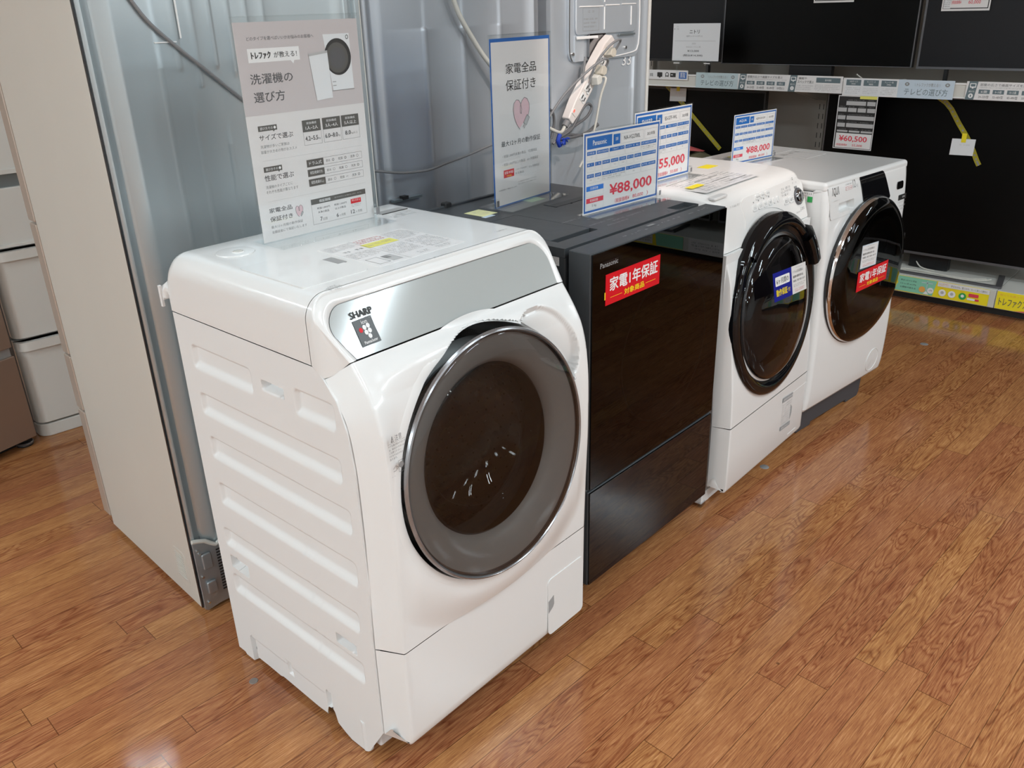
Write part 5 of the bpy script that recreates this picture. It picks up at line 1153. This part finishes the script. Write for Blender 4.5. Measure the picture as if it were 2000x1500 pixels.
def tv(name, label, y0, y1, z0, z1, x, zs, bz=.012, m='screen', stand='feet', bez='black_plastic', lower=.018, tilt=0):
    t = thing(name, label, 'television', (x, (y0+y1)/2, zs)); w = (y1-y0)/2; a, b = z0-zs, z1-zs
    MB().box(0, .035, -w, w, a, b, 'black_plastic').box(.03, .07, -w*.7, w*.7, a+.04, b-.15, 'black_plastic').build('housing', t, bevel=.003)
    MB().box(-.003, .004, -w, w, a, a+lower, bez).box(-.003, .004, -w, w, b-bz, b, bez).box(-.003, .004, -w, -w+bz, a+lower, b-bz, bez).box(-.003, .004, w-bz, w, a+lower, b-bz, bez).build('bezel', t, bevel=.001)
    MB().box(-.001, .003, -w+bz, w-bz, a+lower, b-bz, m).build('screen', t)
    if stand == 'slab':
        MB().prism([(-.33, -.14), (.27, -.14), (.33, .0), (.33, .20), (-.33, .20)], lambda y, x: (x, y, 0), lambda y, x: (x, y*.97, .016), 'black_plastic').build('stand_base', t, recalc=True); MB().box(.01, .05, -.12, .12, .01, a+.04, 'black_plastic').build('neck', t)
    elif stand == 'frame':
        mb = MB(); mb.box(-.125, -.105, -w*.62, w*.62, .0, .012, 'bezel_grey'); mb.prism([(-.105, w*.62-.03), (-.105, w*.62), (.10, w*.52+.03), (.10, w*.52)], lambda x, y: (x, y, .001), lambda x, y: (x, y, .011), 'bezel_grey'); mb.prism([(-.105, -w*.62), (-.105, -w*.62+.03), (.10, -w*.52), (.10, -w*.52-.03)], lambda x, y: (x, y, .001), lambda x, y: (x, y, .011), 'bezel_grey'); mb.build('stand_base', t, bevel=.002, recalc=True); MB().box(.03, .07, -.10, .10, .005, a+.06, 'black_plastic').build('neck', t)
    else:
        for s_ in (-1, 1): MB().box(-.09, .12, s_*w*.72-.01, s_*w*.72+.01, 0, .010, 'black_plastic').box(.01, .04, s_*w*.72-.008, s_*w*.72+.008, .01, a+.02, 'black_plastic').build('foot', t, bevel=.002)
    return t
ZSH = SH+.022
tv('television', 'large black television in the middle of the upper shelf', .462, 1.535, 1.165, 1.775, 3.95, ZSH, .006, 'screen', 'slab', 'bezel_grey', .004)
tv('television', 'television with a dusty dark screen at the right end of the upper shelf', -.56, .440, 1.160, 1.72, 3.955, ZSH, .010, 'screen_b', 'feet', 'bezel_grey', .012)
tv('television', 'dark television behind the white price notice at the left of the upper shelf', 1.570, 2.30, 1.168, 1.62, 4.02, ZSH, .010, 'screen_b', 'feet', 'black_plastic', .014)
tv('television', 'large black television on the base deck right of the farthest washing machine', -.42, .872, .222, 1.028, 3.95, DECK, .006, 'screen', 'frame', 'bezel_grey', .013)
tv('television', 'black television on the base deck behind the price cards', 1.235, 2.16, .34, 1.02, 3.95, DECK, .010, 'screen', 'slab', 'black_plastic', .014)
tv('television', 'black television on the base deck outside the picture', -1.50, -.62, .22, .84, 3.97, DECK, .008, 'screen', 'frame', 'bezel_grey', .013)
tv('television', 'black television on the base deck far outside the picture', -2.52, -1.56, .22, .90, 3.97, DECK, .008, 'screen', 'frame', 'bezel_grey', .013)
tv('television', 'black television on the upper shelf outside the picture', -1.55, -.60, 1.16, 1.74, 3.96, ZSH, .008, 'screen', 'feet', 'bezel_grey', .012)
tv('television', 'black television on the upper shelf far outside the picture', -2.50, -1.60, 1.16, 1.74, 3.96, ZSH, .008, 'screen', 'feet', 'bezel_grey', .012)
# cloth and red folder in front of the lower left television
mb = MB(); R_ = random.Random(5)
mb.grid([[(3.90-.30*i/14, 1.22+.60*j/20, .655+.014*math.sin(j*1.1+i*.4)+R_.uniform(-.003, .003)) for i in range(15)] for j in range(21)], 'olive_cloth')
mb.grid([[(3.60+.005*math.sin(j*1.7), 1.22+.60*j/20, .655-.655*k/6) for j in range(21)] for k in range(7)], 'olive_cloth')
mb.box(3.605, 3.79, 1.225, 1.815, 0, .635, 'olive_cloth')
tag(mb.build('covered_table', angle=60), 'olive cloth covered low table behind the farthest washing machine', 'table')
mb = MB(); mb.prism([(0, 0), (.20, 0), (.02, .045)], lambda y, z: (3.80+y*.2, 1.76-y*1.0, .675+z), lambda y, z: (3.83+y*.2, 1.76-y*1.0, .675+z), 'red_soft'); tag(mb.build('red_wedge', recalc=True), 'red pointed object on the olive covered table', 'red object')

# ---- banners slid into the shelf edge rail (face -x; lettering runs toward -y)
def strip(y0, y1, z0, z1, paper, x=GX-.006): return Sheet((x, y0, z0), (0, -1, 0), (0, 0, 1), y0-y1, z1-z0, paper, .0010)
def banner_main(s, u0, u1, m):
    w = u1-u0; s.rect(u0, 0, u1, 1, m)
    s.txt('\\ トレファクが教える! /', u0+w*.30, .16, u0+w*.76, .36, 'ink_mid', 2); s.txt('テレビの選び方', u0+w*.12, .46, u0+w*.90, .84, 'slate', 2)
    for k in (.16, .88): s.circ(u0+w*k, .24, .011, 'ink_mid', 2, 18, .8); s.rect(u0+w*k-.014*.5, .20, u0+w*k+.014*.5, .27, 'slate_pale', 3)
def banner_num(s, u, w, n): 
    s.poly([(u, 0), (u+w, 0), (u+w*.75, 1), (u-w*.25, 1)], 'slate', 3); s.rr(u+w*.10, .10, u+w*.82, .34, .003, 'white_ink', 4); s.rect(u+w*.2, .14, u+w*.72, .28, 'slate', 5); s.rect(u+w*.35, .34, u+w*.55, .39, 'white_ink', 4); s.txt('選び方', u+w*.05, .50, u+w*.72, .60, 'white_ink', 4); s.circ(u+w*.36, .79, .0105, 'white_ink', 4, 20); s.txt(n, u+w*.29, .73, u+w*.42, .85, 'slate', 5)
def banner_sizes(s, u0, u1):
    w = u1-u0; s.txt('部屋の広さで画面サイズを選ぶ', u0+w*.03, .09, u0+w*.86, .24, 'ink_grey', 2); s.fuzz(u0+w*.03, .28, u0+w*.95, .36, 'ink_light', 1, 2, .8)
    for k, (a, b) in enumerate((('6畳', '24~32V型'), ('8~10畳', '32~40V型'), ('10~12畳', '40~49V型'), ('12畳以上', '50V型以上'))): s.rect(u0+w*(.02+k*.24), .43, u0+w*(.21+k*.24), .66, 'slate', 2); s.txt(a, u0+w*(.06+k*.24), .48, u0+w*(.17+k*.24), .61, 'white_ink', 3); s.txt(b, u0+w*(.03+k*.24), .75, u0+w*(.205+k*.24), .90, 'ink_grey', 2)
s = strip(1.934, 1.662, 1.080, 1.134, 'paper')
s.txt('家電', .04, .35, .12, .70, 'ink', 1); s.rr(.23, .25, .36, .72, .003, 'ink', 1); s.rect(.27, .72, .32, .80, 'ink'); s.ring(.48, .45, .012, .004, 'ink'); s.rect(.44, .5, .46, .72, 'ink'); s.rect(.50, .5, .52, .72, 'ink'); s.rect(.56, .28, .70, .72, 'ink'); s.rect(.58, .45, .63, .52, 'white_ink', 2); s.rect(.78, .18, .97, .86, 'blue_edge'); s.txt('買取', .81, .26, .94, .78, 'white_ink', 2)
tag(s.build('shelf_banner'), 'short white shelf strip with black device icons and a blue block', 'shelf banner')
s = strip(1.607, .742, 1.042, 1.126, 'paper'); 
banner_main(s, 0, .31, 'slate_pale'); banner_num(s, .325, .045, '1'); banner_sizes(s, .368, .655); banner_num(s, .668, .045, '2')
s.txt('機能や', .722, .10, .775, .24, 'ink_grey', 2); s.txt('スペックで選ぶ', .716, .30, .82, .47, 'ink_grey', 2); s.fuzz(.712, .55, .82, .90, 'ink_light', 3, 2); s.rect(.835, .10, .985, .40, 'slate', 2); s.txt('基本機能', .89, .19, .93, .30, 'white_ink', 3); s.fuzz(.83, .50, .985, .92, 'ink_light', 4, 2)
tag(s.build('shelf_banner'), 'pale green and white shelf banner with slate boxes left of the hanging price card', 'shelf banner')
s = strip(.738, .198, 1.035, 1.121, 'paper', GX-.008)
for k, (a, b) in enumerate((('VODサービス', '対応'), ('ネットワーク', '機能'), ('チューナー数', '(同時録画)'))): u = .03+k*.165; s.rr(u-.01, .04, u+.15, .95, .004, 'paper_cool', 2); s.rect(u+.0, .09, u+.14, .42, 'slate', 3); s.txt(a, u+.03, .14, u+.11, .24, 'white_ink', 4); s.txt(b, u+.05, .28, u+.09, .37, 'white_ink', 4); s.fuzz(u, .50, u+.14, .90, 'ink_light', 4, 3, seed=k)
banner_main(s, .515, 1.0, 'slate_blue')
tag(s.build('shelf_banner'), 'white and pale blue shelf banner directly above the hanging 60,500 price card', 'shelf banner')
s = strip(.146, -.62, 1.040, 1.122, 'paper'); banner_num(s, .015, .05, '1'); banner_sizes(s, .068, .40); banner_num(s, .42, .05, '2'); s.fuzz(.5, .1, .95, .9, 'ink_light', 5)
tag(s.build('shelf_banner'), 'white shelf banner with a slate block at the right edge of the picture', 'shelf banner')
s = strip(.330, -.136, .054, .140, 'yellow'); s.step = .0006
s.poly([(.0, .02), (.46, .02), (.43, .96), (.0, .96), (.05, .45)], 'mint', 1)
for k, t_ in enumerate(('貯まったトレポは', '1トレポ→1円!', 'お買物で使える')): s.txt(t_, .075, .20+k*.22, .245, .31+k*.22, 'ink_grey', 2)
s.circ(.315, .66, .016, 'orange', 3); s.circ(.405, .66, .016, 'white_ink', 3); s.txt('1円', .390, .60, .42, .70, 'ink_grey', 4); s.rect(.357, .10, .366, .70, 'slate_pale', 2); s.rect(.30, .20, .42, .25, 'slate_pale', 2); s.poly([(.33, .92), (.39, .92), (.36, .72)], 'white_ink', 2)
s.rect(.47, .02, 1.0, .30, 'paper', 2); s.txt('トレポアプリ', .49, .06, .58, .24, 'orange', 3); s.txt('貯まるのも、使うのも、もっと楽しく便利に', .61, .10, .98, .24, 'ink_mid', 3)
for u, m_ in ((.53, 'white_ink'), (.63, 'white_ink'), (.74, 'green')): s.circ(u, .66, .018, m_, 3, 24); s.circ(u, .64, .008, 'ink_light' if m_ == 'white_ink' else 'white_ink', 4, 16); s.fuzz(u-.03, .34, u+.03, .42, 'orange', 1, 3)
s.rr(.80, .42, .90, .62, .003, 'red_text', 3); s.rr(.79, .70, .87, .82, .002, 'white_ink', 3); s.rr(.87, .70, .91, .82, .002, 'red_text', 4)
tag(s.build('shelf_banner'), 'mint and yellow point card strip along the base deck edge', 'shelf banner')
s = strip(-.170, -.60, .053, .142, 'yellow'); s.step = .0006; s.txt('売っても買ってもトレポ', .03, .12, .40, .24, 'orange', 1); s.txt('トレファクアプリ', .03, .34, .42, .80, 'ink_grey', 1, bold=.01); s.poly([(.20, 1), (.40, .85), (.60, 1)], 'red_soft', 2)
tag(s.build('shelf_banner'), 'plain yellow strip with thick dark lettering along the base deck edge', 'shelf banner')
for k, (ya, yb) in enumerate(((-.64, -1.10), (-1.14, -1.60), (-1.64, -2.10))):
    s = strip(ya, yb, .054, .140, 'yellow' if k != 1 else 'paper'); s.step = .0006; s.poly([(.0, .02), (.46, .02), (.43, .96), (.0, .96)], 'mint', 1); s.rect(.50, .05, .97, .90, 'paper', 2); s.fuzz(.52, .15, .95, .8, 'ink_mid', 3, 3)
    tag(s.build('shelf_banner'), 'mint and white strip on the base deck edge outside the picture, %s' % ('nearest the frame', 'middle one', 'farthest one')[k], 'shelf banner')
MB_ = MB().box(GX-.012, GX-.001, -.170, -.136, .056, .140, 'clear_pocket'); tag(MB_.build('strip_holder'), 'clear plastic holder between the two yellow strips', 'strip holder')
s = Sheet((GX-.012, .751, .767), (0, -1, 0), (0, 0, 1), .203, .268, 'ink', .0008); s.step = .0006
s.frame(0, 0, 1, 1, .004, 'paper', 1); s.rect(.55, .0, .98, .055, 'yellow_soft', 2)
for v, cells in ((.10, (.22, .72, .75, .96)), (.225, (.03, .25, .28, .50, .53, .74, .77, .97)), (.37, (.04, .24, .27, .97)), (.51, (.05, .25, .28, .97)), (.645, (.06, .34, .37, .65, .68, .97))):
    for a, b in zip(cells[::2], cells[1::2]): s.rect(a, v, b, v+(.075 if v < .6 else .035), 'ink_light', 2); s.fuzz(a+.02, v-.03, b-.05, v-.012, 'ink_light', 1, 2)
s.rect(.05, .70, .97, .975, 'paper', 2); s.txt('¥60,500', .14, .745, .86, .865, 'red_text', 3, bold=.02); s.txt('(税抜価格¥', .08, .90, .37, .95, 'red_text', 3); s.txt('55,000', .50, .90, .76, .95, 'red_text', 3)
tag(s.build('price_card'), 'black and white price card reading 60,500 hanging below the shelf banner', 'price card')
s = Sheet((3.945, .362, 1.427), (0, -1, 0), (0, 0, 1), .216, .155, 'paper', .0008); s.step = .0006; s.frame(.03, 0, .97, .94, .004, 'ink', 1); s.txt('¥66,000', .17, .36, .85, .62, 'red_text', 2, bold=.02); s.txt('(税抜価格¥', .20, .70, .40, .82, 'red_text', 2); s.txt('60,000', .55, .70, .80, .82, 'red_text', 2); s.rect(.04, .66, .19, .93, 'paper_cool', 3); s.fuzz(.05, .68, .18, .9, 'ink_mid', 4, 4)
tag(s.build('price_card'), 'price card with red figures hanging over the dusty screen at the top right', 'price card')
s = Sheet((3.942, 1.010, 1.478), (0, -1, 0), (0, 0, 1), .215, .15, 'paper', .0008); s.frame(.03, .05, .97, .94, .004, 'ink', 1); tag(s.build('price_card'), 'price card edge hanging at the top of the large middle television', 'price card')
t = thing('price_card', 'white notice reading 13,000 clipped upright on the upper shelf edge', 'price card', (GX-.012, 1.770, 1.188))
s = Sheet((0, 0, 0), (0, -1, 0), (0, 0, 1), .303, .200, 'paper_cool', .0008); s.step = .0006
s.fuzz(.02, .05, .11, .18, 'ink_mid', 2); s.txt('ニトリ', .36, .17, .57, .27, 'ink_grey', 1, bold=.015); s.txt('32型チューナーレステレビ', .29, .315, .64, .355, 'ink_mid'); s.rect(.04, .46, .92, .468, 'ink_light'); s.txt('2023', .42, .515, .50, .555, 'ink_light'); s.txt('BH32GS-S リモコン/取', .30, .605, .61, .645, 'ink_light'); s.txt('¥13,000', .33, .705, .58, .765, 'ink_grey', 1, bold=.01); s.txt('(税込¥14,300)', .24, .82, .66, .89, 'ink_grey', 1, bold=.01)
s.build('card', t)
for y in (-.035, -.235): MB().box(-.006, .006, y-.03, y+.03, -.022, .006, 'acrylic').box(-.003, .003, y-.006, y+.006, -.075, -.022, 'acrylic').box(-.0075, -.006, y-.02, y+.02, -.015, -.010, 'lip_light').build('clip', t, bevel=.002)
# yellow tapes and memos on the lower televisions
def tape(pts, w, label, x):
    mb = MB()
    P = [Vector((x, y, z)) for y, z in pts]
    rows = []
    for i, p in enumerate(P):
        d = (P[min(i+1, len(P)-1)]-P[max(i-1, 0)]).normalized(); n = Vector((0, -d.z, d.y)) * (w/2); rows.append([p-n, p+n])
    mb.grid(rows, 'yellow_tape_shaded')
    for i in range(len(P)-1):
        for k in range(3):
            c = P[i].lerp(P[i+1], (k+.5)/3); d = (P[i+1]-P[i]).normalized(); n = Vector((0, -d.z, d.y)); q = .0045; c = c+Vector((-.0006, 0, 0))
            mb.add([c-d*q-n*q, c+d*q-n*q, c+d*q+n*q, c-d*q+n*q], [(0, 1, 2, 3)], 'ink_mid')
    o = mb.build('warning_tape'); return tag(o, label, 'tape')
tape([(.305, 1.03), (.265, 1.005), (.235, .975), (.19, .91), (.14, .845), (.105, .79), (.075, .735), (.062, .715)], .024, 'yellow printed tape slanting down the big lower television', 3.944)
tape([(1.905, 1.04), (1.85, .995), (1.77, .925), (1.70, .86), (1.60, .77), (1.50, .68)], .026, 'yellow printed tape slanting behind the two blue bordered price cards', 3.944)
for y, z, w, h, l in ((.208, .756, .110, .080, 'white memo note taped on the big lower television'), (1.868, .942, .114, .076, 'white memo note taped high behind the blue bordered price cards')):
    t = thing('memo_note', l, 'note', (3.941, y, z)); s = Sheet((0, 0, 0), (0, -1, .02), (0, -.02, 1), w, h, 'paper_cool', .0006); s.fuzz(.3, .3, .8, .42, 'ink_light', 1); s.build('paper_sheet', t)
    MB().box(-.0016, -.0008, -w*.52-.01, -w*.52+.012, h*.80, h*1.35, 'yellow').build('tape_piece', t)
# loose things on the shelves
mb = MB(); R_ = random.Random(12)
for k in range(5):
    cy, cx_ = .60+R_.uniform(-.02, .02), 3.93+R_.uniform(-.02, .02); a, b = .07+R_.uniform(0, .05), .05+R_.uniform(0, .03)
    mb.tube([(cx_+b*math.cos(t_)-.02, cy+a*1.5*math.sin(t_), ZSH+.008+.004*k+.010*math.sin(t_*2+k)) for t_ in [2*PI*i/14+k for i in range(13)]], .0032, 'cable_white', 6, 3)
mb.tube([(3.86, .70, ZSH+.06), (3.86, .66, ZSH+.035), (3.855, .60, ZSH+.008), (3.86, .50, ZSH+.006)], .0032, 'cable_white', 6, 4)
tag(mb.build('cable_coil'), 'coil of white cable on the upper shelf beside the middle television', 'cable')
mb = MB(); mb.prism([(.0, -.09), (.06, -.085), (.10, .09), (.0, .095)], lambda x, y: (3.86+x, .245+y, ZSH), lambda x, y: (3.86+x*.95, .245+y*1.05, ZSH+.028), 'black_plastic'); tag(mb.build('black_device', bevel=.005, recalc=True), 'small black device lying on the upper shelf under the dusty television', 'device')
mb = MB(); mb.tube([(3.90, .36, DECK+.003), (3.91, .20, DECK+.006), (3.885, .05, DECK+.003), (3.90, -.06, DECK+.006), (3.94, -.10, DECK+.01)], .0038, 'cable_white', 6, 4).tube([(3.92, .33, DECK+.004), (3.905, .15, DECK+.004), (3.90, .0, DECK+.006), (3.93, -.08, DECK+.01)], .0035, 'cable_white', 6, 4).tube([(3.99, .30, DECK+.05), (3.97, .26, DECK+.01), (3.95, .18, DECK+.004)], .0035, 'cable_white', 6, 4)
tag(mb.build('loose_cable'), 'white cables lying on the base deck under the big television', 'cable')
